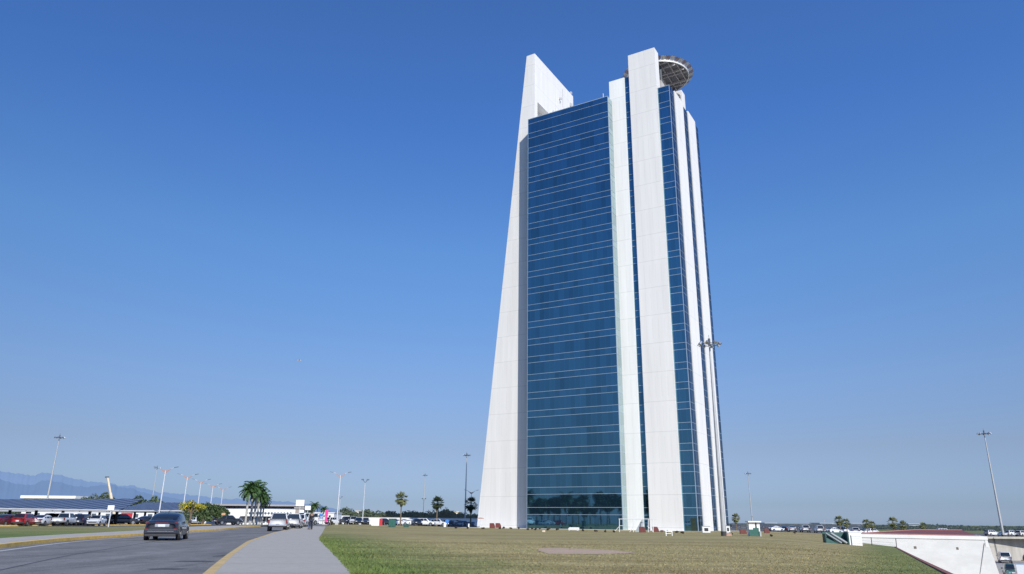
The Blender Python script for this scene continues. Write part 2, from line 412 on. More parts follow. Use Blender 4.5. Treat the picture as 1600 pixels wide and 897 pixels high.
# ---------------------------------------------------------------- tower
TX, TY = .863, -.506; BX, BY = .506, .863; OX, OY = 3.5, 155.3
TM = Matrix(((TX, BX, 0, OX), (TY, BY, 0, OY), (0, 0, 1, 0), (0, 0, 0, 1)))   # local x along the front, y into the building
def clad_material(name, base=(.80, .795, .78)):
    m = bpy.data.materials.new(name); m.use_nodes = True; t = m.node_tree; b = t.nodes['Principled BSDF']
    b.inputs['Roughness'].default_value = .6; b.inputs['Specular IOR Level'].default_value = .3
    co = nd(t, 'ShaderNodeTexCoord'); sp = nd(t, 'ShaderNodeSeparateXYZ'); t.links.new(co.outputs['Object'], sp.inputs[0])
    def M(op, a, b_=None, c=None):
        n = nd(t, 'ShaderNodeMath', operation=op)
        for i, v in enumerate((a, b_, c)):
            if v is None: continue
            if isinstance(v, (int, float)): n.inputs[i].default_value = v
            else: t.links.new(v, n.inputs[i])
        return n.outputs[0]
    u = M('ADD', sp.outputs[0], sp.outputs[1]); z = sp.outputs[2]
    hz = M('LESS_THAN', M('ABSOLUTE', M('SUBTRACT', M('MODULO', M('ADD', z, 50), 5.9), 2.9)), .045)      # horizontal joints
    vz = M('MODULO', M('ADD', u, 100), 1.25); band = M('LESS_THAN', vz, .16)
    row = M('MODULO', M('ADD', z, 50-2.9), 5.9)
    shortb = M('MULTIPLY', band, M('MULTIPLY', M('GREATER_THAN', row, .9), M('LESS_THAN', row, 5.0)))
    fine = M('LESS_THAN', M('ABSOLUTE', M('SUBTRACT', M('MODULO', M('ADD', u, 100.3), 3.75), 1.8)), .02)
    k = M('SUBTRACT', 1, M('MULTIPLY', hz, .20)); k = M('SUBTRACT', k, M('MULTIPLY', shortb, .045)); k = M('SUBTRACT', k, M('MULTIPLY', fine, .05))
    cell = nd(t, 'ShaderNodeCombineXYZ'); t.links.new(M('FLOOR', M('DIVIDE', M('ADD', u, 100), 1.25)), cell.inputs[0]); t.links.new(M('FLOOR', M('DIVIDE', M('ADD', z, 50-2.9), 5.9)), cell.inputs[1])
    wn = nd(t, 'ShaderNodeTexWhiteNoise'); t.links.new(cell.outputs[0], wn.inputs[0])
    k = M('MULTIPLY', k, M('ADD', .975, M('MULTIPLY', wn.outputs[0], .04)))
    mp = nd(t, 'ShaderNodeMapping'); mp.inputs['Scale'].default_value = (1, 1, .06); t.links.new(co.outputs['Object'], mp.inputs[0])
    n = nd(t, 'ShaderNodeTexNoise'); n.inputs['Scale'].default_value = .9; n.inputs['Detail'].default_value = 5; t.links.new(mp.outputs[0], n.inputs[0])
    k = M('MULTIPLY', k, M('ADD', .88, M('MULTIPLY', n.outputs[0], .22)))
    sc = nd(t, 'ShaderNodeVectorMath', operation='SCALE'); sc.inputs[0].default_value = base; t.links.new(k, sc.inputs['Scale']); t.links.new(sc.outputs[0], b.inputs['Base Color'])
    return m
CLAD = clad_material('white_cladding_panels')
def curtain_material(name, axis, tint, pane=1.18, var=.16):
    m = bpy.data.materials.new(name); m.use_nodes = True; t = m.node_tree
    t.nodes.remove(t.nodes['Principled BSDF']); out = t.nodes['Material Output']
    co = nd(t, 'ShaderNodeTexCoord'); sp = nd(t, 'ShaderNodeSeparateXYZ'); t.links.new(co.outputs['Object'], sp.inputs[0])
    def M(op, a, b_=None):
        n = nd(t, 'ShaderNodeMath', operation=op)
        for i, v in enumerate((a, b_)):
            if v is None: continue
            if isinstance(v, (int, float)): n.inputs[i].default_value = v
            else: t.links.new(v, n.inputs[i])
        return n.outputs[0]
    u = sp.outputs[axis]; z = sp.outputs[2]
    fl = M('DIVIDE', M('ADD', z, 100*3.93-3.65), 3.93); fi = M('FLOOR', fl); fr = M('SUBTRACT', fl, fi)
    span = M('GREATER_THAN', fr, .665)
    ui = M('FLOOR', M('DIVIDE', M('ADD', u, 50), pane))
    cell = nd(t, 'ShaderNodeCombineXYZ'); t.links.new(ui, cell.inputs[0]); t.links.new(M('ADD', fi, M('MULTIPLY', span, .5)), cell.inputs[1])
    wn = nd(t, 'ShaderNodeTexWhiteNoise'); t.links.new(cell.outputs[0], wn.inputs[0])
    # blinds down behind a few groups of panes
    cell2 = nd(t, 'ShaderNodeCombineXYZ'); t.links.new(M('FLOOR', M('DIVIDE', M('ADD', u, 50), pane*3)), cell2.inputs[0]); t.links.new(fi, cell2.inputs[1])
    wn2 = nd(t, 'ShaderNodeTexWhiteNoise'); t.links.new(cell2.outputs[0], wn2.inputs[0])
    mull = M('LESS_THAN', M('MODULO', M('ADD', u, 50), pane), .05)
    k = M('ADD', 1-var*.5, M('MULTIPLY', wn.outputs[0], var))
    k = M('SUBTRACT', k, M('MULTIPLY', M('GREATER_THAN', wn2.outputs[0], .82), .12))
    k = M('ADD', k, M('MULTIPLY', mull, .42)); k = M('ADD', k, M('MULTIPLY', span, .06))
    sc = nd(t, 'ShaderNodeVectorMath', operation='SCALE'); sc.inputs[0].default_value = tint; t.links.new(k, sc.inputs['Scale'])
    g = nd(t, 'ShaderNodeBsdfGlossy'); g.inputs['Roughness'].default_value = .025; t.links.new(sc.outputs[0], g.inputs['Color'])
    d = nd(t, 'ShaderNodeBsdfDiffuse'); d.inputs['Color'].default_value = (.006, .016, .028, 1)
    bp = nd(t, 'ShaderNodeBump'); bp.inputs['Strength'].default_value = .12; bp.inputs['Distance'].default_value = .02
    n = nd(t, 'ShaderNodeTexNoise'); n.inputs['Scale'].default_value = .45; t.links.new(co.outputs['Object'], n.inputs[0])
    t.links.new(n.outputs[0], bp.inputs['Height']); t.links.new(bp.outputs[0], g.inputs['Normal'])
    a = nd(t, 'ShaderNodeAddShader'); t.links.new(g.outputs[0], a.inputs[0]); t.links.new(d.outputs[0], a.inputs[1]); t.links.new(a.outputs[0], out.inputs[0])
    return m
GF = curtain_material('blue_curtain_glass', 0, (.125, .275, .36), var=.26)
GSIDE = curtain_material('blue_side_glass', 1, (.15, .20, .275), 1.4, .12)
GRET = curtain_material('return_glass', 1, (.50, .60, .60), 1.2, .06)
MUL = mat('pale_mullion', (.36, .46, .56), .4, .2, noise=(1, .06))
ROOFG = mat('roof_grey', (.50, .49, .47), .8, noise=(.5, .15))
tower = thing('office_tower', 'tall tower of dark blue glass between white cladding slabs with a round helipad on top', 'tower', (OX, OY, 0), math.atan2(TY, TX))
def tb(name, boxes, m, parent=None, smooth=False):
    b = MB()
    for a, c in boxes: b.box(a, c)
    return b.build(name, m, parent or tower)
Z0 = -1.2; ZT = 94.1
LZ = []                                                     # transom heights, a pair per storey
for k in range(24): LZ += [2.3+3.93*k, 3.66+3.93*k]
LZ = [z for z in LZ if z < ZT-.1]
def transoms(parent, boxes_fn, verts=[]):
    for z in LZ:
        b = MB(); b.box(*boxes_fn(z-.038, z+.038)); b.build('transom', MUL, parent)
    for v in verts:
        b = MB(); b.box(*v); b.build('mullion', MUL, parent)
A = tb('front_curtain_wall', [((0, 0, Z0), (20.9, 25.6, ZT))], GF)
# its right-hand return, butted on: the white shaft's reflection is painted into its tint
RET = tb('curtain_wall_return', [((20.903, .02, Z0), (20.93, 2.38, ZT))], GRET)
for z in LZ: bR = MB(); bR.box((20.931, 0.003, z-.05), (20.965, 2.38, z+.05)); bR.build('transom', MUL, RET)
transoms(A, lambda a, c: ((-.02, -.05, a), (20.96, 0.0, c)), [((20.86, -.055, Z0), (20.96, .0, ZT)), ((0, -.055, ZT-.1), (20.96, 0, ZT+.05)), ((0, -.05, Z0), (.06, 0, ZT))])
# fin slab on the left, with the recess high on its inner face
fin_d0, fin_d1 = 3.6, 26.3
def fx(z): return -2.45 + (-14.43+2.45)*(115.3-z)/(115.3+.5)
b = MB()
def fin_piece(d0, d1, xr, z0, z1):
    vs = [(fx(z0), d0, z0), (xr, d0, z0), (xr, d1, z0), (fx(z0), d1, z0), (fx(z1), d0, z1), (xr, d0, z1), (xr, d1, z1), (fx(z1), d1, z1)]
    b.add(vs, [(3,2,1,0),(4,5,6,7),(0,1,5,4),(1,2,6,5),(2,3,7,6),(3,0,4,7)])
fin_piece(fin_d0, fin_d1, -.1, Z0, 92)
fin_piece(fin_d0, 5.05, -.1, 92, 115.3)
fin_piece(12.4, fin_d1, -.1, 92, 115.3)
fin_piece(5.05, 12.4, -.1, 101.8, 115.3)
fin_piece(5.05, 12.4, -2.2, 92, 101.8)
o = b.build('fin_wall', CLAD, tower)
tb('wall_slot', [((-.1, 19.5, 108), (-.085, 19.75, 114))], mat('slot_grey', (.42, .42, .43), .8, noise=(2, .1)))
# white shafts
tb('white_shaft', [((20.4, 2.4, Z0), (24.2, 7.5, 99.4))], clad_material('bounce_lit_cladding_panels', (.88, .90, .88)))  # sunlight bounced off the return glass, painted as a brighter cladding tone
tb('white_shaft', [((25.5, 2.0, Z0), (31.9, 4.6, 104.6))], CLAD)
tb('white_shaft', [((25.5, 21.8, 90), (32.0, 24.4, 104.6))], CLAD)
tb('white_shaft', [((20.4, 18.5, 90), (24.2, 23.5, 99.4))], CLAD)
S = tb('strip_curtain_wall', [((24.2, 2.62, Z0), (25.52, 20, 99.3))], GF)
transoms(S, lambda a, c: ((24.2, 2.56, a), (25.5, 2.62, c)), [((24.2, 2.56, 95.2), (25.5, 2.62, 95.3)), ((24.2, 2.56, 96.6), (25.5, 2.62, 96.7))])
Cc = tb('corner_curtain_wall', [((31.7, 2.6, Z0), (34.6, 24.4, ZT)), ((21, 7.6, Z0), (31.7, 24.0, ZT-.02))], GF)
transoms(Cc, lambda a, c: ((31.9, 2.55, a), (34.66, 2.6, c)), [((34.55, 2.54, Z0), (34.67, 2.6, ZT+.06)), ((31.9, 2.54, ZT-.08), (34.66, 2.6, ZT+.06))])
gl = [(2.6, 5.8), (11.9, 15.8), (21.5, 24.4)]
for a, c in gl:
    w = tb('side_curtain_wall', [((34.603, a+.003, Z0), (34.64, c, ZT))], GSIDE)
    DM = mat('dull_mullion', (.24, .30, .38), .5, noise=(1, .06))
    for z in LZ: b = MB(); b.box((34.641, a+.003, z-.04), (34.66, c, z+.04)); b.build('transom', DM, w)
    b = MB(); b.box((34.64, (a+c)/2-.03, Z0), (34.655, (a+c)/2+.03, ZT)); b.build('mullion', DM, w)
tb('side_cladding', [((34.0, 5.8, Z0), (34.86, 11.9, 94.35))], CLAD)
tb('side_cladding', [((34.0, 15.8, Z0), (34.86, 21.5, 94.5))], CLAD)
tb('plant_room', [((26, 7, 94), (31.5, 19, 99.0))], ROOFG)
tb('roof_deck', [((.2, .2, ZT+.002), (20.6, 25.2, ZT+.05))], ROOFG)
# helipad
def helipad():
    hz = 103.9
    h = bpy.data.objects.new('helipad', None); C.objects.link(h); h.parent = tower; h.location = (28.75, 13.2, hz)
    n = 64; b = MB(); R0 = 7.25
    for r0, r1, z0, z1 in ((0, R0, 0, .5),):
        ring = [(math.cos(6.2832*i/n)*R0, math.sin(6.2832*i/n)*R0) for i in range(n)]; b.prism(ring, -.05, .3)
    b.build('deck', mat('helipad_underside', (.26, .26, .29), .8, noise=(.8, .2)), h)
    b = MB()
    for i in range(n):
        a, c = 6.2832*i/n, 6.2832*(i+1)/n; q = []
        for w in (a, c):
            for r, z in ((R0, -.3), (R0+.22, -.3), (R0+.22, .32), (R0, .32)): q.append((math.cos(w)*r, math.sin(w)*r, z))
        b.add(q, [(0, 1, 5, 4), (1, 2, 6, 5), (2, 3, 7, 6), (3, 0, 4, 7)])
    b.build('rim', WHITEP, h)
    net = [mat('net_frame_light', (.75, .74, .72), .6, noise=(1, .1)), mat('net_mesh_grey', (.42, .34, .37), .7, noise=(1, .1))]
    N = 44; b = MB()
    for i in range(N):
        a, c = 6.2832*(i+.04)/N, 6.2832*(i+.96)/N
        v = [(math.cos(a)*(R0+.25), math.sin(a)*(R0+.25), .15), (math.cos(c)*(R0+.25), math.sin(c)*(R0+.25), .15), (math.cos(c)*8.5, math.sin(c)*8.5, .6), (math.cos(a)*8.5, math.sin(a)*8.5, .6)]
        b.add(v, [(0, 1, 2, 3)], i % 2)
    b.build('safety_net', net, h)
    beamm = mat('helipad_beam_grey', (.65, .62, .62), .6, noise=(1, .1))
    def chord(v): return math.sqrt(max(.1, (R0-.1)**2-v*v))
    for v in (-5.8, -4.3, -1.6, 0, 3.2, 4.8):                 # beams along the front direction
        c_ = chord(v); bb = MB(); bb.box((-c_, v-.1, -.75 if abs(v) in (1.6, 3.2, 4.3) else -.5), (c_, v+.1, -.06)); bb.build('beam', beamm, h)
    for v in (-5.5, -3.6, -1.2, 1.2, 2.6, 4.4, 6.0):
        c_ = chord(v); w = .16 if v == 1.2 else .08; bb = MB(); bb.box((v-w, -c_, -1.0 if v == 1.2 else -.45), (v+w, c_, -.062)); bb.build('beam', beamm, h)
    for sx in (-2.4, 2.4):
        for sy in (-5, 5):
            bb = MB(); bb.tube([(sx, sy, -9.8), (sx, sy, -.4)], .25, 8); bb.build('support_column', DPOLE, h)
helipad()
# roof clutter
RC = mat('antenna_grey', (.55, .57, .6), .5, .3, noise=(3, .1))
def roof_antenna(t_, d_, z, h, kind):
    b = MB(); b.tube([(t_, d_, z), (t_, d_, z+h)], .06, 6)
    if kind: 
        b.box((t_-.35, d_-.12, z+h*.55), (t_-.1, d_+.12, z+h*.95)); b.box((t_+.12, d_-.12, z+h*.4), (t_+.35, d_+.12, z+h*.8)); b.box((t_-.3, d_-.04, z+h*.62), (t_+.3, d_+.04, z+h*.68))
    o = b.build('antenna', RC, tower)
for a in ((.3, 13.4, 101.5, 2.4, 1), (.3, 24.0, 109.5, 2.6, 1), (.3, 17.5, 108.6, 1.5, 1), (-.6, 26, 115.3, 1.6, 1), (15.2, 2.2, 94, 1.3, 1), (19.0, 2.0, 94, 2.5, 0), (18.4, 2.0, 94, 1.1, 0), (2.2, .6, 94.1, .8, 0)): roof_antenna(*a)
PLIN = mat('pale_plinth', (.62, .60, .55), .8, noise=(1, .1))
tb('plinth', [((-16.2, -1.2, -1.5), (21.5, 3.55, -.40)), ((21.6, 1.0, -1.5), (37, 2.55, -.46)), ((35.0, 2.6, -1.5), (37, 26, -.5))], PLIN)
tb('door_panel', [((33.26, 2.53, Z0), (34.3, 2.555, 1.8))], mat('door_green_glass', (.03, .05, .035), .15, noise=(2, .2)))
# ---------------------------------------------------------------- vehicles
PAINT = {}
def paint(cname):
    cols = dict(white=(.74,.76,.78), silver=(.66,.67,.68), grey=(.03,.035,.052), dark=(.025,.03,.04), navy=(.04,.06,.11), red=(.42,.02,.03), maroon=(.13,.02,.035), blue=(.06,.12,.25), teal=(.09,.20,.21), tan=(.35,.3,.24), black=(.012,.013,.016))
    return mat(cname+'_car_paint', cols[cname], .28, .25 if cname not in ('white', 'red', 'silver') else 0., noise=(.9, .05), coat=.6)
def loft(b, st, W, exp=False):
    """st: (x, zlow, ztop, w) -> closed rounded hull"""
    n = 0; rows = []
    for x, zl, zt, w in st:
        h = zt-zl; hw = W/2*w
        r = [(0, zl), (.93*hw, zl), (.99*hw, zl+.12*h), (hw, zl+.42*h), (.985*hw, zl+.72*h), (.93*hw, zt-.06*h), (.74*hw, zt), (0, zt+.015)]
        rows.append([(x, y, z) for y, z in r]+[(x, -y, z) for y, z in reversed(r[1:-1])])
    n = len(rows[0]); vs = [v for r in rows for v in r]; fs = []
    for i in range(len(rows)-1):
        for j in range(n):
            q = (j+1) % n; fs.append((i*n+j, i*n+q, (i+1)*n+q, (i+1)*n+j))
    fs.append(tuple(range(n))); fs.append(tuple((len(rows)-1)*n+j for j in reversed(range(n))))
    return b.add(vs, [tuple(reversed(f)) for f in fs])
def panel(b, q, u0, u1, v0, v1, off):
    """bilinear rectangle on quad q (bl, br, tr, tl), lifted off along its normal"""
    def P(u, v): return (q[0]*(1-u)+q[1]*u)*(1-v)+(q[3]*(1-u)+q[2]*u)*v
    c = [P(u0, v0), P(u1, v0), P(u1, v1), P(u0, v1)]
    nn = (c[1]-c[0]).cross(c[3]-c[0]).normalized()
    f = [p+nn*off for p in c]; bk = [p-nn*.03 for p in c]
    b.add(f+bk, [(0, 1, 2, 3), (4, 5, 1, 0), (5, 6, 2, 1), (6, 7, 3, 2), (7, 4, 0, 3)])
SPEC = dict(
 sedan=dict(L=4.55, W=1.80, st=[(-2.29,.46,.86,.80),(-2.2,.30,1.02,.93),(-1.85,.24,1.07,.985),(-1.1,.21,1.0,1),(0,.19,.97,1),(1.0,.2,.95,1),(1.65,.23,.88,.985),(2.1,.27,.74,.93),(2.28,.36,.62,.80)],
     cab=(-2.0,-.78,.42,1.35,.93,1.46,.80,.58), wh=(-1.38,1.38,.32), side=[(.10,.49),(.52,.90)]),
 hatch=dict(L=4.0, W=1.72, st=[(-2.0,.42,.98,.84),(-1.95,.28,1.06,.95),(-1.5,.22,1.04,1),(0,.19,.97,1),(1.0,.2,.96,1),(1.5,.23,.88,.97),(1.88,.27,.74,.92),(2.0,.36,.62,.80)],
     cab=(-1.93,-1.45,.35,1.25,.95,1.5,.79,.60), wh=(-1.22,1.25,.31), side=[(.08,.46),(.49,.88)]),
 suv=dict(L=4.6, W=1.88, st=[(-2.3,.5,1.08,.86),(-2.24,.36,1.16,.95),(-1.7,.28,1.14,1),(0,.26,1.09,1),(1.1,.27,1.08,1),(1.7,.29,1.02,.97),(2.16,.33,.88,.93),(2.3,.42,.74,.82)],
     cab=(-2.22,-1.8,.35,1.2,1.05,1.72,.86,.68), wh=(-1.4,1.42,.37), side=[(.05,.27),(.30,.6),(.63,.9)]),
 van=dict(L=4.9, W=1.9, st=[(-2.45,.5,1.2,.93),(-2.4,.36,1.24,.98),(-1.7,.28,1.22,1),(0,.26,1.18,1),(1.3,.27,1.12,1),(1.9,.29,1.02,.97),(2.3,.33,.86,.92),(2.45,.42,.7,.82)],
     cab=(-2.42,-2.25,.8,1.9,1.12,1.95,.9,.76), wh=(-1.6,1.55,.34), side=[(.05,.30),(.33,.62),(.65,.9)]),
 pickup=dict(L=5.35, W=1.88, st=[(-2.68,.56,1.12,.90),(-2.62,.48,1.16,.97),(-1.7,.40,1.15,1),(-.5,.36,1.13,1),(.9,.35,1.12,1),(1.8,.37,1.08,.98),(2.5,.42,.96,.94),(2.68,.5,.82,.84)],
     cab=(-.95,-.72,.62,1.35,1.08,1.76,.86,.66), wh=(-1.65,1.7,.39), side=[(.06,.45),(.49,.88)]))
def sedan_cabin(root):
    zb = .93; prof = [(-2.10, .05), (-1.85, .14), (-1.5, .30), (-1.15, .43), (-.8, .505), (-.4, .54), (0, .545), (.3, .52), (.55, .46), (.9, .30), (1.2, .14), (1.42, .03)]
    wid = [(-2.1, .70), (-1.6, .80), (-.8, .845), (.3, .85), (1.0, .82), (1.42, .72)]
    cs = [(1, 0), (.975, .2), (.945, .42), (.90, .62), (.83, .80), (.73, .915), (.55, .98), (.28, 1.0), (0, 1.008)]
    cs = cs+[(-a, c) for a, c in reversed(cs[:-1])]; m = len(cs)
    xs = [-2.1+3.52*i/44 for i in range(45)]; vs = []
    for x in xs:
        h = float(np.interp(x, *zip(*prof))); w = float(np.interp(x, *zip(*wid)))
        for a, c in cs: vs.append((x, a*w*(1-.02*c), zb+c*h))
    parts = {}
    for i in range(44):
        xm = (xs[i]+xs[i+1])/2
        for j in range(m-1):
            a = (cs[j][0]+cs[j+1][0])/2; n_ = 'roof'
            if abs(a) > .87 and (.0 < xm < .85 or -.98 < xm < -.08) and 0 < min(j, m-2-j): n_ = ('side_window', 1 if a > 0 else -1, xm > 0)
            elif abs(a) > .87 and -1.5 < xm < -1.05 and 0 < min(j, m-2-j) < 3: n_ = ('quarter_window', 1 if a > 0 else -1, 0)
            elif abs(a) < .80 and -1.88 < xm < -.86: n_ = ('rear_window', 0, 0)
            elif abs(a) < .80 and .48 < xm < 1.34: n_ = ('windscreen', 0, 0)
            k = i*m+j; parts.setdefault(n_, []).append((k, k+1, k+m+1, k+m))
    for n_, fs in parts.items():
        b = MB(); used = sorted({v for f in fs for v in f}); ix = {v: q for q, v in enumerate(used)}
        b.add([vs[v] for v in used], [tuple(ix[v] for v in reversed(f)) for f in fs]); b.build(n_ if isinstance(n_, str) else n_[0], paint('white') if n_ == 'roof' else GLS, root, smooth=True)
def car_maker(kind, near=False):
    def make():
        s = SPEC[kind]; W = s['W']; L = s['L']
        cat = {'pickup': 'pickup truck', 'van': 'van', 'suv': 'suv'}.get(kind, 'car')
        root = thing({'pickup': 'pickup_truck', 'van': 'van', 'suv': 'parked_suv'}.get(kind, 'sedan' if kind == 'sedan' else 'parked_car'), 'car', cat, (0, 0, 0))
        b = MB(); loft(b, s['st'], W); b.build('body', paint('white'), root, smooth=True, sub=2 if near else 1)
        xb0, xt0, xt1, xb1, zb, zr, wb, wt = s['cab']
        c = [Vector(p) for p in ((xb0,-wb,zb),(xb1,-wb,zb),(xb1,wb,zb),(xb0,wb,zb),(xt0,-wt,zr),(xt1,-wt,zr),(xt1,wt,zr),(xt0,wt,zr))]
        if kind == 'sedan': sedan_cabin(root)
        b = MB(); b.add(c, [(3,2,1,0),(4,5,6,7),(0,1,5,4),(1,2,6,5),(2,3,7,6),(3,0,4,7)])
        if kind != 'sedan': b.build('roof', paint('white'), root, smooth=False, bevel=.15)
        def win(name, q, u0, u1, v0, v1):
            if kind == 'sedan': return
            b = MB(); panel(b, q, u0, u1, v0, v1, .012); b.build(name, GLS, root)
        right = [c[0], c[1], c[5], c[4]]; left = [c[2], c[3], c[7], c[6]]
        for a, e in s['side']:
            win('side_window', right, a, e, .18, .88); win('side_window', left, 1-e, 1-a, .18, .88)
        win('windscreen', [c[1], c[2], c[6], c[5]], .07, .93, .12, .93)
        win('rear_window', [c[3], c[0], c[4], c[7]], .07, .93, .14, .90)
        xr, xf, r = s['wh']
        for x in (xr, xf):
            for sy in (-1, 1):
                w = bpy.data.objects.new('wheel', None); C.objects.link(w); w.parent = root; w.location = (x, sy*(W/2-.09), r)
                b = MB(); b.tube([(0, -.11, 0), (0, .11, 0)], r, 18); b.build('tyre', RUB, w)
                b = MB(); b.tube([(0, -.113, 0), (0, .113, 0)], r*.64, 12); b.build('rim', RIM, w)
                b = MB(); b.tube([(x, sy*(W/2-.14), r+.03), (x, sy*(W/2+.004), r+.03)], r*1.15, 18); b.build('wheel_arch', DARK, root)
        zt = s['st'][1][2]; xe = s['st'][0][0]; zl = s['st'][0][1]
        for sy in (-1, 1):
            b = MB()
            if kind in ('pickup', 'van'): b.box((xe-.02, sy*W*.44-.07, zt-.42), (xe+.12, sy*W*.44+.07, zt-.06))
            elif kind == 'suv': b.box((xe-.02, sy*W*.39-.14, zt-.30), (xe+.12, sy*W*.39+.14, zt-.08))
            else: b.box((xe-.015, sy*W*.35-.2, zt-.25), (xe+.15, sy*W*.35+.2, zt-.09))
            b.build('tail_light', TAIL, root, bevel=.02)
            b = MB(); b.box((-xe-.14, sy*W*.35-.18, zt-.42), (-xe-.02, sy*W*.35+.18, zt-.27)); b.build('headlight', HEAD, root, bevel=.02)
            b = MB(); b.box((xb1-.55, sy*W*.5-.02, zb-.02), (xb1-.38, sy*(W*.5+.2), zb+.13)); b.build('side_mirror', paint('white'), root, bevel=.03)
        b = MB(); b.box((xe-.05, -W*.44, zl-.06), (xe+.25, W*.44, zl+.10)); b.build('bumper', CHROME if kind == 'pickup' else DARK, root, bevel=.03)
        b = MB(); b.box((-xe-.12, -W*.3, zl+.0), (-xe+.015, W*.3, zl+.13)); b.build('grille', DARK, root)
        b = MB(); b.box((xe-.065, -.17, zl+.12+(.16 if kind == 'sedan' else 0)), (xe+.04, .17, zl+.27+(.16 if kind == 'sedan' else 0))); b.build('number_plate', PLATE, root)
        if kind == 'pickup':
            b = MB(); b.box((-2.56, -.78, 1.10), (-1.0, .78, 1.185)); b.build('truck_bed', DARK, root)
        return root
    return make
def recolor(o, cname):
    for ch in o.children:
        n = ch.name.split('.')[0]
        if n in ('body', 'roof', 'side_mirror'):
            ch.material_slots[0].link = 'OBJECT'; ch.material_slots[0].material = paint(cname)
def car(kind, cname, loc, head, label, group=None, scale=None):
    """head: compass angle of the bonnet, 0 = straight away from the viewer, positive to the right"""
    o = place('car_'+kind, car_maker(kind), loc, rad(90-head), label, group, scale); recolor(o, cname); return o
def car_px(kind, cname, px, py, head, label, group=None, off=.03, scale=None):
    p = gnd(px, py, off); return car(kind, cname, p, head, label, group, scale)

def car_D(kind, cname, px, D, head, label, group=None, scale=None):
    x = X(px, D); return car(kind, cname, on(x, D, .055), head, label, group, scale)
# the grey saloon driving away, the nearest vehicle
def near_sedan():
    root = car_maker('sedan', True)()
    for ch in list(root.children):
        if ch.name.split('.')[0] in ('tail_light', 'bumper', 'number_plate'): bpy.data.objects.remove(ch)
    b = MB()
    for y0, y1, z0, z1, x in ((-.80, -.34, .86, .96, -2.215), (.34, .80, .86, .96, -2.215), (-.33, .33, .905, .94, -2.262)): b.box((x, y0, z0), (x+.2, y1, z1))
    b.build('tail_light', TAIL, root, bevel=.02)
    b = MB(); b.box((-2.305, -.40, .70), (-2.2, .34, .86)); b.build('plate_recess', mat('bright_trim', (.55, .57, .6), .2, .8, noise=(9, .1)), root, bevel=.02)
    b = MB(); b.box((-2.315, -.19, .715), (-2.2, .17, .845)); b.build('number_plate', PLATE, root)
    b = MB(); b.box((-2.34, -.84, .34), (-2.1, .84, .60)); b.build('bumper', paint('grey'), root, bevel=.05)
    b = MB(); b.box((-2.355, -.66, .47), (-2.32, .66, .49)); b.build('bumper_trim', CHROME, root)
    b = MB(); b.box((-2.31, -.78, .22), (-2.1, .78, .337)); b.build('diffuser', DARK, root, bevel=.02)
    for sy in (-1, 1):
        b = MB(); b.box((-2.33, sy*.72-.08, .60), (-2.2, sy*.72+.08, .635)); b.build('reflector', TAIL, root)
        b = MB(); b.box((-.1, sy*.902-.01, .80), (.1, sy*.902+.015, .83)); b.build('door_handle', CHROME, root)
    b = MB(); b.add([(-.62, 0, 1.45), (-.42, .03, 1.47), (-.42, -.03, 1.47), (-.64, 0, 1.56)], [(0, 1, 3), (0, 3, 2), (1, 2, 3)]); b.build('aerial_fin', paint('grey'), root)
    b = MB(); b.box((-2.12, -.5, 1.10), (-2.08, .5, 1.115)); b.build('boot_edge', paint('grey'), root)
    recolor(root, 'grey'); return root
sd = near_sedan(); p = gnd(249, 844.8, -KH); hd = rad(-15.5)
sd.location = p+Vector((math.sin(hd), math.cos(hd), 0))*2.25; sd.location.z = p.z; sd.rotation_euler = (0, 0, math.pi/2-hd)
tag(sd, 'dark grey saloon car driving away along the road, seen from behind', 'car')

# row along the right kerb
def rear_at(kind, cname, px, py, head, label, off=-KH+.004, **k):
    p = gnd(px, py, off); h = rad(head); l = SPEC[kind]['L']/2
    q = p+Vector((math.sin(h), math.cos(h), 0))*l; q.z = p.z
    return car(kind, cname, q, head, label, **k)
rear_at('pickup', 'silver', 432.5, 830.5, -14, 'silver pickup truck stopped at the right kerb, last in the queue and nearest')
rear_at('pickup', 'white', 455, 827.8, -12, 'white double cab pickup just ahead of the silver pickup at the kerb')
rear_at('suv', 'silver', 465.5, 825, -10, 'silver car squeezed in front of the white double cab pickup')
car_D('van', 'white', 476.5, 132, -150, 'white van facing the viewer behind the two pedestrians')
# left car park, front row
row = 'cars parked in the front row of the left car park'
car_px('sedan', 'maroon', 9, 821.8, 2, 'dark maroon car at the left edge beside the bright red hatchback', row)
car_px('hatch', 'red', 37, 821.8, -10, 'bright red hatchback beside the maroon car', row, scale=1.06)
car_px('sedan', 'white', 66, 821.6, -8, 'white saloon between the red hatchback and the white pickup', row)
car_px('pickup', 'white', 101, 821.6, -9, 'white double cab pickup, tallest vehicle of the front row in the left car park', row)
car_px('suv', 'navy', 130, 821.4, -8, 'dark blue grey car beside the white pickup in the left car park', row, scale=.92)
car_px('hatch', 'white', 150, 821.8, 168, 'small white hatchback at the right end of the front row', row)
car_D('sedan', 'red', 168, 170, 20, 'red car behind the white sign on a post')
car_D('sedan', 'white', 214, 190, 80, 'white car under the solar canopy just left of the grey saloon')
car_D('hatch', 'white', 307, 178, 165, 'white car facing the viewer to the right of the yellow flowering tree')
car_D('sedan', 'white', 329, 205, 110, 'white car seen from the side beyond the third street lamp')
car_D('pickup', 'dark', 356, 148, 40, 'dark pickup truck standing alone before the white terminal building')
car_D('sedan', 'blue', 371, 185, 175, 'blue car just right of the dark pickup truck')
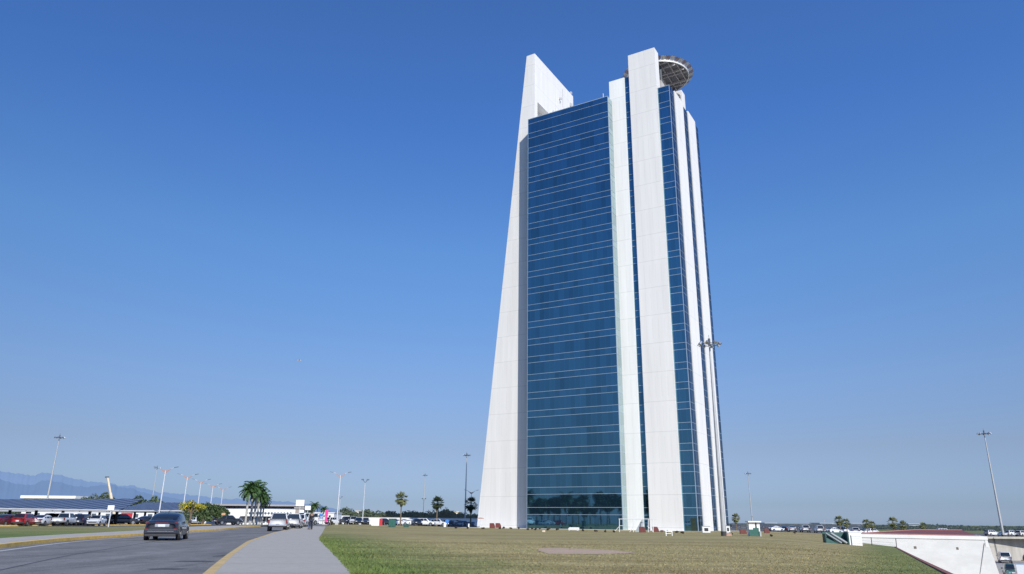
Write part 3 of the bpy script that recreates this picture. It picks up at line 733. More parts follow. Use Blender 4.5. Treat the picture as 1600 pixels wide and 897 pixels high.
# deep rows under the canopy
for i, (px, py, k, c) in enumerate(((-14, 816.5, 'suv', 'dark'), (22, 816, 'sedan', 'white'), (47, 816, 'suv', 'silver'), (63, 815.6, 'sedan', 'dark'), (90, 815.4, 'suv', 'dark'), (116, 815.2, 'sedan', 'grey'), (131, 815, 'suv', 'dark'), (165, 815, 'sedan', 'dark'), (192, 815, 'suv', 'grey'), (230, 815.2, 'sedan', 'dark'), (262, 815.2, 'suv', 'navy'))):
    car_D(k, c, px, 128+(i % 4)*9, 10+20*(i % 3), 'car in the shade under the solar canopies behind the front row', 'cars in the shade under the solar canopies')
# vehicles before the white wall, centre left
mid = [('hatch', 'white', 493, 205, 175, 'small white car between the pedestrians and the pink banner'), ('sedan', 'white', 504, 200, 60, 'white saloon at the foot of the pink banner'),
 ('suv', 'silver', 521, 185, 30, 'silver car just left of the tall white double arm street lamp'), ('pickup', 'dark', 541, 178, 150, 'dark grey pickup just right of the tall white double arm street lamp'),
 ('suv', 'silver', 552.5, 176, 170, 'silver car facing the viewer between dark cars left of the white panel'), ('sedan', 'dark', 560.5, 172, 165, 'dark car right of the silver one left of the white panel'),
 ('hatch', 'navy', 571.5, 178, 170, 'dark blue car immediately left of the white panel'), ('sedan', 'dark', 600, 180, 20, 'dark car between the white panel and the green cabinet'),
 ('sedan', 'white', 626, 185, 95, 'white saloon right of the green cabinet, seen from the side'), ('sedan', 'white', 641, 190, 80, 'white car between two others right of the fan palm'),
 ('sedan', 'grey', 651.5, 172, 160, 'dark grey car in front of the white off roader'), ('suv', 'white', 665, 182, 95, 'white off roader seen from the side with three dark windows'),
 ('pickup', 'silver', 684, 190, 100, 'silver pickup beside the round blue sign')]
for k, c, px, D_, h, l in mid: car_D(k, c, px, D_, h, l, 'vehicles before the white wall')
for i in range(14):
    px = 530+i*14.5+rnd.uniform(-4, 4)
    car_D(rnd.choice(['sedan', 'suv', 'hatch', 'pickup']), rnd.choice(['dark', 'navy', 'silver', 'white', 'grey', 'white', 'black']), px, 212+rnd.uniform(-6, 10), rnd.choice([10, 100, 170]), 'car far back beside the white wall behind the nearer vehicles', 'distant cars beside the white wall')
# right hand car park
right = [('sedan', 'white', 1211, 250, 70, 'white saloon between the red blocks and the white cars on the right'), ('sedan', 'black', 1224, 255, 20, 'black car wedged left of the low white hatchback'),
 ('sedan', 'white', 1236, 228, 15, 'low white saloon seen from behind, left of two tall white cars'), ('suv', 'white', 1256, 215, 12, 'left of two tall white cars parked in the open on the right'),
 ('suv', 'white', 1278, 218, 12, 'right of two tall white cars parked in the open on the right'), ('sedan', 'white', 1300, 220, 60, 'white saloon partly behind the green crate'),
 ('pickup', 'white', 1314, 235, 80, 'white double cab pickup behind the green crate'), ('suv', 'white', 1333, 225, 14, 'white car seen from behind above the white cabinet'),
 ('sedan', 'white', 1349, 235, 75, 'white car just left of the red roof'), ('suv', 'white', 1361, 250, 60, 'white car half behind the left end of the red roof'),
 ('suv', 'white', 1546, 235, 75, 'white car just right of the red roof behind the concrete wall'), ('sedan', 'white', 1563, 215, 15, 'white car at the foot of the leaning tall lamp mast'),
 ('suv', 'white', 1577, 235, 70, 'white car right of the tall lamp mast above the concrete wall'), ('suv', 'silver', 1592, 225, 60, 'silver car at the right edge above the concrete wall'), ('suv', 'navy', 1608, 225, 60, 'dark car cut off by the right edge above the concrete wall')]
for k, c, px, D_, h, l in right: car_D(k, c, px, D_*.86 if px < 1400 else D_, h, l, 'cars parked on the right')
for i in range(18):
    px = 1144+i*11.4+rnd.uniform(-3, 3); y = 292+rnd.uniform(-12, 20)
    car_D(rnd.choice(['sedan', 'suv', 'hatch']), rnd.choice(['dark', 'navy', 'grey', 'dark', 'silver', 'black', 'navy', 'white']), px, y, rnd.choice([10, 15, 100]), 'car in the far dark rows of the right hand car park', 'far dark rows of the right hand car park')
for i, (px, py) in enumerate(((1425, 827.6), (1440, 828.0), (1410, 828.3), (1560, 830), (1588, 830))):
    pass
def long_fence():
    a = on(X(1143, 272), 272); c = on(X(1345, 272), 272); r = thing('lattice_fence', 'long dark fence behind the white cars on the right', 'fence', a); d = c-a; n = 150
    b = MB()
    for i in range(n+1):
        q = d*(i/n); b.box((q.x-.09, q.y-.03, -.6), (q.x+.09, q.y+.03, 2.1))
    b.build('bars', mat('fence_dark_blue', (.055, .075, .11), .6, noise=(2, .1)), r)
    for z in (.1, 2.0): b = MB(); b.tube([Vector((0, 0, z)), d+Vector((0, 0, z))], .07, 5); b.build('rail', mat('fence_dark_blue', (.055, .075, .11)), r)
long_fence()
# yard vehicles
def yard(px, py): 
    d = ray(px, py); t = (YZ-CZ)/d.z; return Vector((0, 0, CZ))+d*t
car('van', 'white', yard(1571, 879.5)+Vector((0, 0, .004)), 28, 'white van with a dark rear window standing in the sunken yard')
def box_truck():
    root = thing('truck', 'truck', 'truck', (0, 0, 0))
    b = MB(); b.box((1.3, -.95, .55), (2.9, .95, 2.3)); b.build('cab', WHITEP, root, bevel=.15)
    b = MB(); b.box((2.6, -.8, 1.45), (2.93, .8, 2.1)); b.build('windscreen', GLS, root, bevel=.05)
    b = MB(); b.box((-2.9, -1.05, .75), (1.15, 1.05, 2.75)); b.build('cargo_box', paint('white'), root, bevel=.04)
    b = MB(); b.box((-2.9, -.5, .5), (1.4, .5, .74)); b.build('chassis', DARK, root)
    for x in (-1.9, 2.1):
        for sy in (-1, 1):
            w = MB(); w.tube([(x, sy*.8-.13, .42), (x, sy*.8+.13, .42)], .42, 16); w.build('wheel', RUB, root)
    return root
t1 = box_truck(); t1.location = yard(1604, 913); t1.rotation_euler = (0, 0, rad(60)); t1.scale = (.8,)*3; t1['label'] = 'white box truck in the lower right corner of the yard'
t2 = place('car_pickup', car_maker('pickup'), yard(1583, 903), rad(60), 'teal pickup truck with a white front in the yard below the wall'); recolor(t2, 'teal')

# ---------------------------------------------------------------- street furniture
def street_lamp():
    r = thing('street_lamp', 'lamp', 'street lamp', (0, 0, 0))
    b = MB(); b.tube([(0, 0, 0), (0, 0, 9.3)], [.13, .075], 10); b.build('pole', POLE, r)
    b = MB(); b.box((-.3, -.3, -.05), (.3, .3, .35)); b.build('base', CONC2, r, bevel=.03)
    for s in (-1, 1):
        b = MB(); vs = []
        for y in (-.03, .03): vs += [(s*.03, y, 8.8), (s*.9, y, 9.58), (s*.95, y, 9.68), (s*.4, y, 9.38), (s*.03, y, 9.3)]
        b.add(vs, [(0, 1, 2, 3, 4), (9, 8, 7, 6, 5)]+[(i, (i+1) % 5, 5+(i+1) % 5, 5+i) for i in range(5)]); b.build('bracket', ORANGE, r)
        b = MB(); b.tube([(s*.85, 0, 9.66), (s*1.5, 0, 9.86)], .035, 6); b.build('arm', POLE, r)
        b = MB(); b.add([(s*1.4, -.14, 9.8), (s*2.1, -.14, 9.96), (s*2.1, .14, 9.96), (s*1.4, .14, 9.8), (s*1.4, -.1, 9.9), (s*2.1, -.1, 10.03), (s*2.1, .1, 10.03), (s*1.4, .1, 9.9)], [(3,2,1,0),(4,5,6,7),(0,1,5,4),(1,2,6,5),(2,3,7,6),(3,0,4,7)]); b.build('lamp_head', DPOLE, r)
    return r
grp = 'double arm street lamps in a row beyond the grey saloon'
names = ['nearest and tallest double arm street lamp, rising behind the grey saloon', 'second double arm street lamp, above the yellow flowering tree', 'third double arm street lamp from the grey saloon', 'fourth double arm street lamp, next to last of the row', 'farthest double arm street lamp of the row, last before the palms']
def lamp_h(topx, topy, D): return aty(topx, topy, D).z
def put_lamp(bpx, D, topx, topy, rz, label, group=None):
    x = X(bpx, D); z = G(x, D); h = lamp_h(topx, topy, D)-z
    return place('street_lamp', street_lamp, (x, D, z), rz, label, group, scale=h/9.9)
for (bx, D, tx, ty), l in zip(((247, 138, 263, 730), (283.5, 156, 293.5, 741), (306, 177, 316, 749), (326, 198, 334, 756), (342.5, 222, 348.5, 761)), names): put_lamp(bx, D, tx, ty, rad(8), l, grp)
put_lamp(526.5, 142, 530, 738, rad(4), 'lone white double arm street lamp at the left end of the dry lawn')
o = put_lamp(735.5, 232, 736.5, 766, rad(8), 'dark double arm lamp behind the palm at the foot of the white slab')
put_lamp(1288, 330, 1288, 812, rad(10), 'small distant double arm lamp right of the white cars')
def v_lamp():
    r = thing('street_lamp', 'v', 'street lamp', (0, 0, 0))
    b = MB(); b.tube([(0, 0, 0), (0, 0, 9.2)], [.12, .06], 8); b.build('pole', POLE, r)
    for s in (-1, 1):
        b = MB(); b.tube([(0, 0, 9.1), (s*.5, 0, 9.8)], .06, 6); b.build('arm', DPOLE, r)
        b = MB(); b.box((s*.6-.28, -.16, 9.72), (s*.6+.28, .16, 9.98)); b.build('lamp_head', DPOLE, r, bevel=.04)
    return r
def put_v(bpx, D, tx, ty, label, rz=.2):
    x = X(bpx, D); z = G(x, D); place('v_lamp', v_lamp, (x, D, z), rz, label, None, scale=(lamp_h(tx, ty, D)-z)/9.9)
put_v(566.5, 172, 570.3, 749, 'slim pole with two short lamp heads in a V right of the white lamp')
put_v(529, 275, 531.5, 776, 'thin distant lamp pole touching the tall white double arm lamp')
put_v(661, 300, 662.7, 779, 'distant lamp pole between the two left fan palms')
put_v(1175.5, 260, 1174, 807, 'small lamp pole behind the guard booth')
def mast():
    r = thing('light_mast', 'm', 'floodlight mast', (0, 0, 0))
    b = MB(); b.tube([(0, 0, 0), (0, 0, .55)], .34, 14); b.build('base', mat('mast_base', (.05, .05, .055), .6, noise=(2, .2)), r)
    b = MB(); b.tube([(0, 0, .54), (0, 0, 8), (0, 0, 24.2)], [.30, .24, .10], 14); b.build('pole', mat('mast_galvanised', (.44, .45, .46), .5, .3, noise=(.8, .1)), r)
    b = MB(); b.tube([(0, 0, 23.9), (0, 0, 24.9)], .16, 8); b.tube([(0, 0, 24.9), (0, 0, 25.4)], .03, 5)
    n = 20; ring = [(1.15*math.cos(6.2832*i/n), 1.15*math.sin(6.2832*i/n), 24.1) for i in range(n+1)]; b.tube(ring, .04, 5, cap=False)
    for i in range(4): b.tube([(0, 0, 24.1), (1.15*math.cos(1.571*i+.4), 1.15*math.sin(1.571*i+.4), 24.1)], .03, 5)
    b.build('head_frame', DPOLE, r)
    for i in range(8):
        a = 6.2832*i/8+.3; x, y = 1.2*math.cos(a), 1.2*math.sin(a)
        f = MB(); f.tube([(x, y, 24.35), (x*1.22, y*1.22, 24.0)], [.14, .24], 8); f.build('floodlight', mat('floodlight_shell', (.55, .57, .6), .3, .7, noise=(3, .1)), r)
    return r
def put_mast(bpx, D, tx, ty, label, rz=0, wide=1.):
    x = X(bpx, D); z = G(x, D); s = (lamp_h(tx, ty, D)-z)/25.
    o = place('mast', mast, (x, D, z), rz, label, None, scale=s); return o
pm = gnd(1129.3, 837.6)
put_mast(1129.3, pm.y, 1103, 528, 'tall floodlight mast standing close in front of the right side of the tower')
put_mast(67.5, 235, 84, 679, 'pale floodlight mast rising behind the solar canopy on the left')
put_mast(726.5, 290, 728, 707.5, 'dark floodlight mast left of the white slab of the tower')
put_mast(661, 400, 663.5, 740, 'faint distant floodlight mast between two fan palms')
put_mast(1175, 330, 1164.5, 737, 'floodlight mast rising behind the guard booth')
put_mast(1563, 205, 1531.5, 672, 'floodlight mast at the far right, rising above the parked cars')
put_mast(233, 420, 240, 728, 'very faint distant floodlight mast left of the nearest street lamp')
# sign on a post, left
def board(name, label, cat, px0, py0, px1, py1, D, base=None, m=WHITEP, posts=1):
    a = aty(px0, py0, D); c = aty(px1, py1, D); xm = (a.x+c.x)/2; z = base if base is not None else G(xm, D)
    r = thing(name, label, cat, (xm, D, z)); w = (c.x-a.x)/2; z1 = a.z-z; z0 = c.z-z
    b = MB(); b.box((-w, -.06, z0), (w, .06, z1)); b.build('panel', m, r, bevel=.01)
    for i in range(posts):
        x = 0 if posts == 1 else (-w*.6 if i == 0 else w*.6)
        b = MB(); b.tube([(x, .1, 0), (x, .1, z1-.05)], .06, 8); b.build('post', POLE, r)
    return r
board('road_sign', 'square white sign on a thin post before the solar canopies', 'sign', 169.3, 789.6, 178, 797.2, 92)
board('sign_board', 'largest and highest white board on a post above the silver pickup', 'sign', 463, 781, 475, 791, 140, posts=1)
board('sign_board', 'medium white board on a post behind the pedestrians', 'sign', 477, 790.3, 485.3, 797, 150, posts=1)
board('sign_board', 'smallest and lowest white board on a post of the three', 'sign', 467.5, 796.5, 474.5, 804.5, 145, posts=1)
board('notice_board', 'large white upright panel standing on the far edge of the lawn', 'panel', 581, 809, 592, 823.6, 140, posts=2)
board('sign_board', 'orange and cream sign board by the white building', 'sign', 346.5, 801.5, 352, 805, 175, m=mat('orange_sign', (.62, .36, .2), .5, noise=(1, .2)))
board('wall_board', 'bright red board between the white panel and the green cabinet', 'panel', 592.5, 810.3, 597, 822.2, 150, m=mat('red_board', (.5, .03, .04), .5, noise=(1, .1)), posts=2)
board('sign_board', 'cream square sign near the round blue sign', 'sign', 687.5, 812.2, 693, 816.2, 200, m=CREAM)
board('sign_board', 'blue and white board on the low white building', 'sign', 499, 803, 505.5, 807, 190, m=BLUE)
# pink banner, an air filled tube figure waving by the road
def banner():
    p = aty(508.5, 822.8, 135); r = thing('feather_banner', 'bright pink upright banner at the end of the pavement', 'banner', (p.x, 135, G(p.x, 135)))
    zs = [aty(508.5, y, 135).z-G(p.x, 135) for y in (816, 807.3, 797)]; b = MB()
    b.box((-.2, -.05, zs[0]), (.2, .05, zs[1]-.01)); b.box((-.24, -.055, zs[1]), (.28, .055, zs[2])); b.build('cloth', PINK, r, bevel=.05)
    b = MB(); b.tube([(-.28, 0, 0), (-.28, 0, zs[2])], .03, 6); b.build('pole', POLE, r)
    b = MB(); b.box((-.5, -.4, 0), (.3, .4, .12)); b.build('base', CONC2, r)
banner()
# green cabinet
def cabinet(px0, py0, px1, D, label, legs=False):
    a = aty(px0, py0, D); c = aty(px1, py0, D); xm = (a.x+c.x)/2; z = G(xm, D); w = (c.x-a.x)/2; h = a.z-z
    r = thing('utility_cabinet', label, 'cabinet', (xm, D, z))
    b = MB(); b.box((-w, 0, .05), (w, w*1.2, h)); b.build('housing', GREEN, r, bevel=.03)
    for s in (0, 1):
        b = MB(); b.box((-w+.05+s*w, -.03, .15), (-.05+s*w, -.003, h-.12)); b.build('door', GREEN, r, bevel=.01)
    b = MB(); b.box((-w-.06, -.06, h+.002), (w+.06, w*1.2+.06, h+.08)); b.build('top', mat('green_paint_dark', (.02, .10, .08), .5, noise=(3, .1)), r)
cabinet(607.5, 811, 618, 125, 'tall green utility cabinet on the far edge of the lawn')
cabinet(630.5, 820.3, 638.5, 130, 'low green box on the lawn edge right of the tall green cabinet')
# round blue sign
def round_sign():
    p = aty(698.5, 814.5, 185); z = G(p.x, 185); r = thing('round_sign', 'round blue sign among the parked vehicles left of the tower', 'sign', (p.x, 185, z))
    b = MB(); b.tube([(0, -.04, p.z-z), (0, .04, p.z-z)], .46, 24); b.build('disc', BLUE, r)
    b = MB(); b.tube([(0, .1, 0), (0, .1, p.z-z)], .05, 6); b.build('post', POLE, r)
round_sign()
board('notice_board', 'small white upright post sign left of the foot of the white slab', 'sign', 693.5, 817, 696.8, 823.6, 160, posts=1)
board('bollard_sign', 'thin white marker post beside the pale kerb at the tower foot', 'post', 731.6, 818.2, 733.4, 824, 140, posts=1)
# maroon block letters lying round the tower
def block(px0, py0, px1, py1, label, D=None, slant=.25, depth=.5):
    p = gnd((px0+px1)/2, py1); D = p.y; a = aty(px0, py0, D); c = aty(px1, py0, D); w = (c.x-a.x)/2; h = a.z-p.z
    r = thing('block_letter', label, 'monument block', (p.x, p.y, p.z-.02), rad(-6))
    b = MB(); b.box((-w, 0, 0), (w*.2, depth, h)); b.build('upright', MAROON, r, bevel=.02)
    vs = []
    for y in (.02, depth-.02): vs += [(w*.2+.004, y, 0), (w, y, 0), (w, y, h*.45), (w*.55, y, h*.98), (w*.2+.004, y, h)]
    b = MB(); b.add(vs, [(0,1,2,3,4), (9,8,7,6,5)]+[(i, (i+1)%5, 5+(i+1)%5, 5+i) for i in range(5)]); b.build('bow', MAROON, r)
block(764.8, 817.2, 773.2, 825.6, 'left of the pair of maroon block letters before the white slab')
block(774, 817.2, 782.8, 825.6, 'right of the pair of maroon block letters before the white slab')
block(999, 822.8, 1009, 832, 'maroon block left of the entrance stair, beside the white rail frame')
block(1020, 822.8, 1029.6, 831.4, 'maroon block at the foot of the central white shaft')
block(1157, 826.8, 1167, 834.4, 'maroon block left of the guard booth')
block(1195, 825.8, 1203, 833.2, 'maroon block right of the guard booth')
# small sculpture-like cross post
def cross_post():
    p = gnd(750.5, 825); h = aty(750.5, 808.5, p.y).z-p.z; r = thing('cross_arm_post', 'thin post with pinkish drooping cross arms before the white slab', 'post', p)
    b = MB(); b.tube([(0, 0, 0), (0, 0, h)], [.06, .04], 6); b.build('post', POLE, r)
    for s in (-1, 1):
        b = MB(); b.add([(s*.02, -.04, h), (s*.75, -.04, h-.16), (s*.75, -.04, h-.25), (s*.02, -.04, h-.3), (s*.02, .04, h), (s*.75, .04, h-.16), (s*.75, .04, h-.25), (s*.02, .04, h-.3)], [(3,2,1,0),(4,5,6,7),(0,1,5,4),(1,2,6,5),(2,3,7,6),(3,0,4,7)]); b.build('arm', ORANGE, r)
cross_post()
# white rail frame and stair at the tower foot
def rail_frame():
    p = gnd(992, 831.6); D = p.y; r = thing('entrance_frame', 'white tubular frame with sloping glass screen before the narrow glass strip of the tower', 'frame', p, rad(-28))
    def L(px, py): q = aty(px, py, D); v = q-p; return (v.x/math.cos(rad(28)), 0, v.z)
    def rod(n, a, c, rr=.05, dy=0): 
        b = MB(); a = Vector(a)+Vector((0, dy, 0)); c = Vector(c)+Vector((0, dy, 0)); b.tube([a, c], rr, 6); b.build(n, WHITEP, r)
    rod('top_rail', L(968.5, 811), L(1019, 811), .06); rod('top_rail', L(968.5, 811), L(1019, 811), .05, 1.4)
    for x in (969.5, 990, 1003.5, 1011, 1018): rod('upright', L(x, 811), L(x, 831.5), .055)
    rod('brace', L(969, 823), L(962, 831.5)); rod('brace', L(990, 823), L(984.5, 831.5)); rod('mid_rail', L(969, 821.5), L(975, 821.5), .04)
    rod('brace', L(1008, 822), L(1016, 831), .05, .7)
    a, c, d, e = L(990, 831.5), L(1003, 831.5), L(1003, 812), L(1000, 812)
    b = MB(); b.add([(a[0], .6, a[2]), (c[0], .6, c[2]), (d[0], .6, d[2]), (e[0], .6, e[2])], [(0, 1, 2, 3)]); b.build('glass_screen', mat('frosted_screen', (.45, .5, .52), .3, noise=(2, .1)), r)
rail_frame()
def bench():
    p = gnd(896.5, 829.2); a = aty(888.5, 825, p.y); c = aty(905, 825, p.y); w = (c.x-a.x)/2; h = a.z-p.z
    r = thing('bench', 'white slab bench on the lawn before the blue glass front', 'bench', p, rad(-25))
    b = MB(); b.box((-w, -.25, .08), (w, .25, h)); b.build('seat', WHITEP, r, bevel=.02)
    for s in (-1, 1):
        b = MB(); b.box((s*w*.8-.1, -.2, 0), (s*w*.8+.1, .2, .078)); b.build('leg', WHITEP, r)
    b = MB(); b.box((-w, .25, .1), (w, .28, h+.1)); b.build('back_panel', WHITEP, r)
bench()
def trestle():
    p = gnd(1046, 837.4); r = thing('trestle', 'small white trestle on the grass before the central white shaft', 'barrier', p, rad(20))
    b = MB(); b.box((-.5, -.05, .42), (.35, .05, .52)); b.build('crossbar', WHITEP, r)
    b = MB(); b.box((-.5, -.04, .22), (.2, .04, .27)); b.build('crossbar', WHITEP, r)
    for x in (-.42, .3): b = MB(); b.box((x-.04, -.06, 0), (x+.04, .06, .418)); b.build('leg', WHITEP, r)
trestle()
def valve(px, py, label, n, m):
    p = gnd(px, py); r = thing(n, label, 'ground cover' if m is None else 'box', p)
    b = MB(); b.box((-.22, -.15, 0), (.22, .15, .26)); b.build('box', m, r, bevel=.03)
    b = MB(); b.box((-.25, -.18, .262), (.25, .18, .3)); b.build('lid', DARK, r)
valve(1034.5, 831.5, 'tiny brown box right of the maroon block at the central shaft', 'meter_box', MAROON)
valve(849.5, 831.3, 'tiny pale box on the lawn before the left half of the glass front', 'meter_box', CREAM)
# guard booth
def booth():
    p = gnd(1180, 837.8); D = p.y; s = 1/(aty(1181, 830, D).x-aty(1180, 830, D).x)
    m = 1/s; r = thing('guard_booth', 'white guard booth with a flat roof and a green lower front, right of the tower', 'booth', p, rad(-4))
    w = 8.3*m; h = 20.5*m
    b = MB(); b.box((-w, 0, h*.48), (w*.15, w*1.6, h)); b.box((-w, .3, 0), (w, w*1.6, h*.48)); b.box((w*.45, 0, 0), (w, w*1.6, h)); b.build('wall', WHITEP, r)
    b = MB(); b.box((w*.15+.004, .25, h*.5), (w*.45-.004, w*1.5, h*.9)); b.build('window', GLS, r)
    b = MB(); b.box((-w*1.22, -.35, h+.002), (w*1.2, w*1.8, h+.14)); b.build('roof', WHITEP, r)
    b = MB(); b.box((-w-.02, -.06, 0), (w*.75, -.004, h*.47)); b.box((-w*.25, -.06, h*.47), (w*.75, -.004, h*.6)); b.build('lower_panel', GREEN, r)
    b = MB(); b.box((w*.8, -.2, -.05), (w*1.1, .2, h*.35)); b.build('corner_post', GREYM, r)
booth()
def kiosk_blocks():
    for px0, px1, pt, pb, l in ((1098, 1110, 822.6, 832.4, 'low white plant housing right of the tower behind the mast'), (1135, 1141, 822, 832.6, 'narrow white housing at the right foot of the tower')):
        p = gnd((px0+px1)/2, pb); a = aty(px0, pt, p.y); c = aty(px1, pt, p.y); w = (c.x-a.x)/2; h = a.z-p.z
        r = thing('plant_housing', l, 'housing', p, rad(-10))
        b = MB(); b.box((-w, 0, 0), (w, 1.2, h)); b.build('wall', WHITE, r, bevel=.03)
        b = MB(); b.box((-w*.5, -.03, h*.25), (w*.5, -.003, h*.75)); b.build('louvre', DARK, r)
        b = MB(); b.box((-w-.05, -.05, h+.002), (w+.05, 1.25, h+.06)); b.build('lid', GREYM, r)
kiosk_blocks()
# concrete plinth block by the mast
p = on(pm.x+.55, pm.y+.1); r = thing('concrete_block', 'low pinkish concrete block beside the base of the near mast', 'block', p)
b = MB(); b.box((-.35, -.3, 0), (.4, .3, .3)); b.build('slab', mat('pinkish_concrete', (.42, .26, .2), .8, noise=(3, .2)), r, bevel=.03)
b = MB(); b.box((-.1, -.1, .3), (.15, .1, .38)); b.build('cap', CONC2, r)
FENC = mat('fence_blue_grey', (.22, .25, .30), .6, noise=(2, .1))
# dark lattice fence left of the tower foot
def fence():
    a = on(X(702, 200), 200); c = on(X(742, 182), 182); r = thing('lattice_fence', 'dark see through fence between the blue sign and the white slab', 'fence', a)
    d = c-a; n = 13
    b = MB()
    for i in range(n*2+1):
        q = d*(i/(n*2)); b.box((q.x-.03, q.y-.03, 0), (q.x+.03, q.y+.03, 1.35))
    b.build('bars', FENC, r)
    for z in (.2, 1.3):
        b = MB(); b.tube([Vector((0, 0, z)), d+Vector((0, 0, z))], .05, 5); b.build('rail', FENC, r)
fence()
for i in range(7):
    px = 704+i*5.8
    car_D(['sedan', 'suv', 'sedan'][i % 3], ['grey', 'silver', 'blue', 'silver', 'dark', 'silver', 'blue'][i], px, 212, [10, 100, 170][i % 3], 'dark car behind the lattice fence left of the tower', 'dark cars behind the lattice fence')

# ---------------------------------------------------------------- solar canopies
def solar_material():
    m = bpy.data.materials.new('solar_panels'); m.use_nodes = True; t = m.node_tree; b = t.nodes['Principled BSDF']
    uv = nd(t, 'ShaderNodeTexCoord'); br = nd(t, 'ShaderNodeTexBrick'); br.offset = 0
    br.inputs['Color1'].default_value = (.04, .055, .095, 1); br.inputs['Color2'].default_value = (.055, .07, .115, 1); br.inputs['Mortar'].default_value = (.30, .36, .48, 1)
    br.inputs['Scale'].default_value = 1; br.inputs['Mortar Size'].default_value = .2; br.inputs['Brick Width'].default_value = 2.2; br.inputs['Row Height'].default_value = 60
    t.links.new(uv.outputs['UV'], br.inputs[0]); t.links.new(br.outputs[0], b.inputs['Base Color'])
    b.inputs['Roughness'].default_value = .45; b.inputs['Specular IOR Level'].default_value = .25
    return m
SOLAR = solar_material()
def canopy(label, e0, e1, r0, r1, De0, De1, Dr0, Dr1, posts):
    a, c = aty(*e0, De0), aty(*e1, De1); f, e = aty(*r0, Dr0), aty(*r1, Dr1)
    z0 = G(a.x, a.y); o = Vector((c.x, c.y, z0)); r = thing('solar_canopy', label, 'solar canopy', o)
    q = [v-o for v in (a, c, e, f)]
    L = (c-a).length; S = (f-a).length; nx, ny = 30, 4; b = MB(); vs = []
    for dz in (0, .12):
        for j in range(ny+1):
            for i in range(nx+1): vs.append(q[0].lerp(q[1], i/nx).lerp(q[3].lerp(q[2], i/nx), j/ny)-Vector((0, 0, dz)))
    N_ = (nx+1)*(ny+1); fs = []
    for j in range(ny):
        for i in range(nx): k = j*(nx+1)+i; fs += [(k, k+1, k+nx+2, k+nx+1), (k+N_+nx+1, k+N_+nx+2, k+N_+1, k+N_)]
    for j in range(ny):
        for k in (j*(nx+1), j*(nx+1)+nx): fs.append((k, k+nx+1, k+nx+1+N_, k+N_))
    for i in range(nx):
        for k in (i, ny*(nx+1)+i): fs.append((k, k+1, k+1+N_, k+N_))
    b.add(vs, fs); ob = b.build('panel_deck', SOLAR, r); me = ob.data; uvl = me.uv_layers.new(name='UVMap')
    for lp in me.loops: k = lp.vertex_index % N_; uvl.data[lp.index].uv = (L*(k % (nx+1))/nx-S*(k//(nx+1))/ny*.55, S*(k//(nx+1))/ny)
    b = MB(); b.tube([q[0]-Vector((0, .06, .1)), q[1]-Vector((0, .06, .1))], .17, 6); b.build('gutter', mat('gutter_grey', (.45, .46, .47), .5, noise=(1, .1)), r)
    soff = [v-Vector((0, 0, .35)) for v in q]; n = posts
    for i in range(n):
        k = (i+.5)/n; m0 = q[0].lerp(q[1], k); m1 = q[3].lerp(q[2], k); mm = m0.lerp(m1, .5)
        b = MB(); b.box((mm.x-.17, mm.y-.17, -.4), (mm.x+.17, mm.y+.17, mm.z-.3)); b.build('post', DARK, r)
        b = MB(); b.tube([m0.lerp(m1, .04)-Vector((0, 0, .28)), m0.lerp(m1, .96)-Vector((0, 0, .28))], .13, 4); b.build('rafter', DARK, r)
    for k in (.12, .5, .88):
        b = MB(); b.tube([q[0].lerp(q[3], k)-Vector((0, 0, .16)), q[1].lerp(q[2], k)-Vector((0, 0, .16))], .09, 4); b.build('purlin', DARK, r)
    return r
canopy('long solar panel canopy over the left car park, the nearer and larger one', (-330, 789.5), (187, 797), (-300, 781.5), (224, 779), 128, 118, 142, 134, 13)
canopy('smaller solar panel canopy to the right, half hidden behind the grey saloon', (180, 797.6), (287, 797.6), (226, 784.8), (284, 785.4), 150, 150, 172, 168, 5)
canopy('solar panel canopy deep in the shade behind the long one', (-330, 795), (170, 799), (-300, 785), (200, 786), 165, 160, 185, 180, 9)
# crane boom behind the canopies
def crane():
    a = aty(173.8, 779, 210); c = aty(168, 746, 210); x, z = X(175.5, 210), G(X(175.5, 210), 210); o = Vector((x, 210, z)); r = thing('mobile_crane', 'mobile crane whose cream boom rises above the solar canopies', 'crane', o)
    d = (c-a).normalized(); foot = a-d*((a.z-z-1.5)/d.z)
    b = MB(); b.tube([foot-o, a+d*1.5-o], .42, 4); b.build('boom', CREAM, r)
    b = MB(); b.tube([a+d*1.45-o, c-o], .32, 4); b.build('boom_extension', CREAM, r)
    b = MB(); b.box(tuple(c-o-Vector((.6, .25, .1))), tuple(c-o+Vector((.3, .25, .25)))); b.build('boom_head', DPOLE, r)
    b = MB(); b.box((-3, -1.2, .7), (3.5, 1.2, 1.5)); b.build('carrier', CREAM, r, bevel=.1)
    for wx in (-2, -.6, 1.2, 2.6):
        for s in (-1, 1): w = MB(); w.tube([(wx, s*1.05-.18, .5), (wx, s*1.05+.18, .5)], .5, 14); w.build('wheel', RUB, r)
crane()

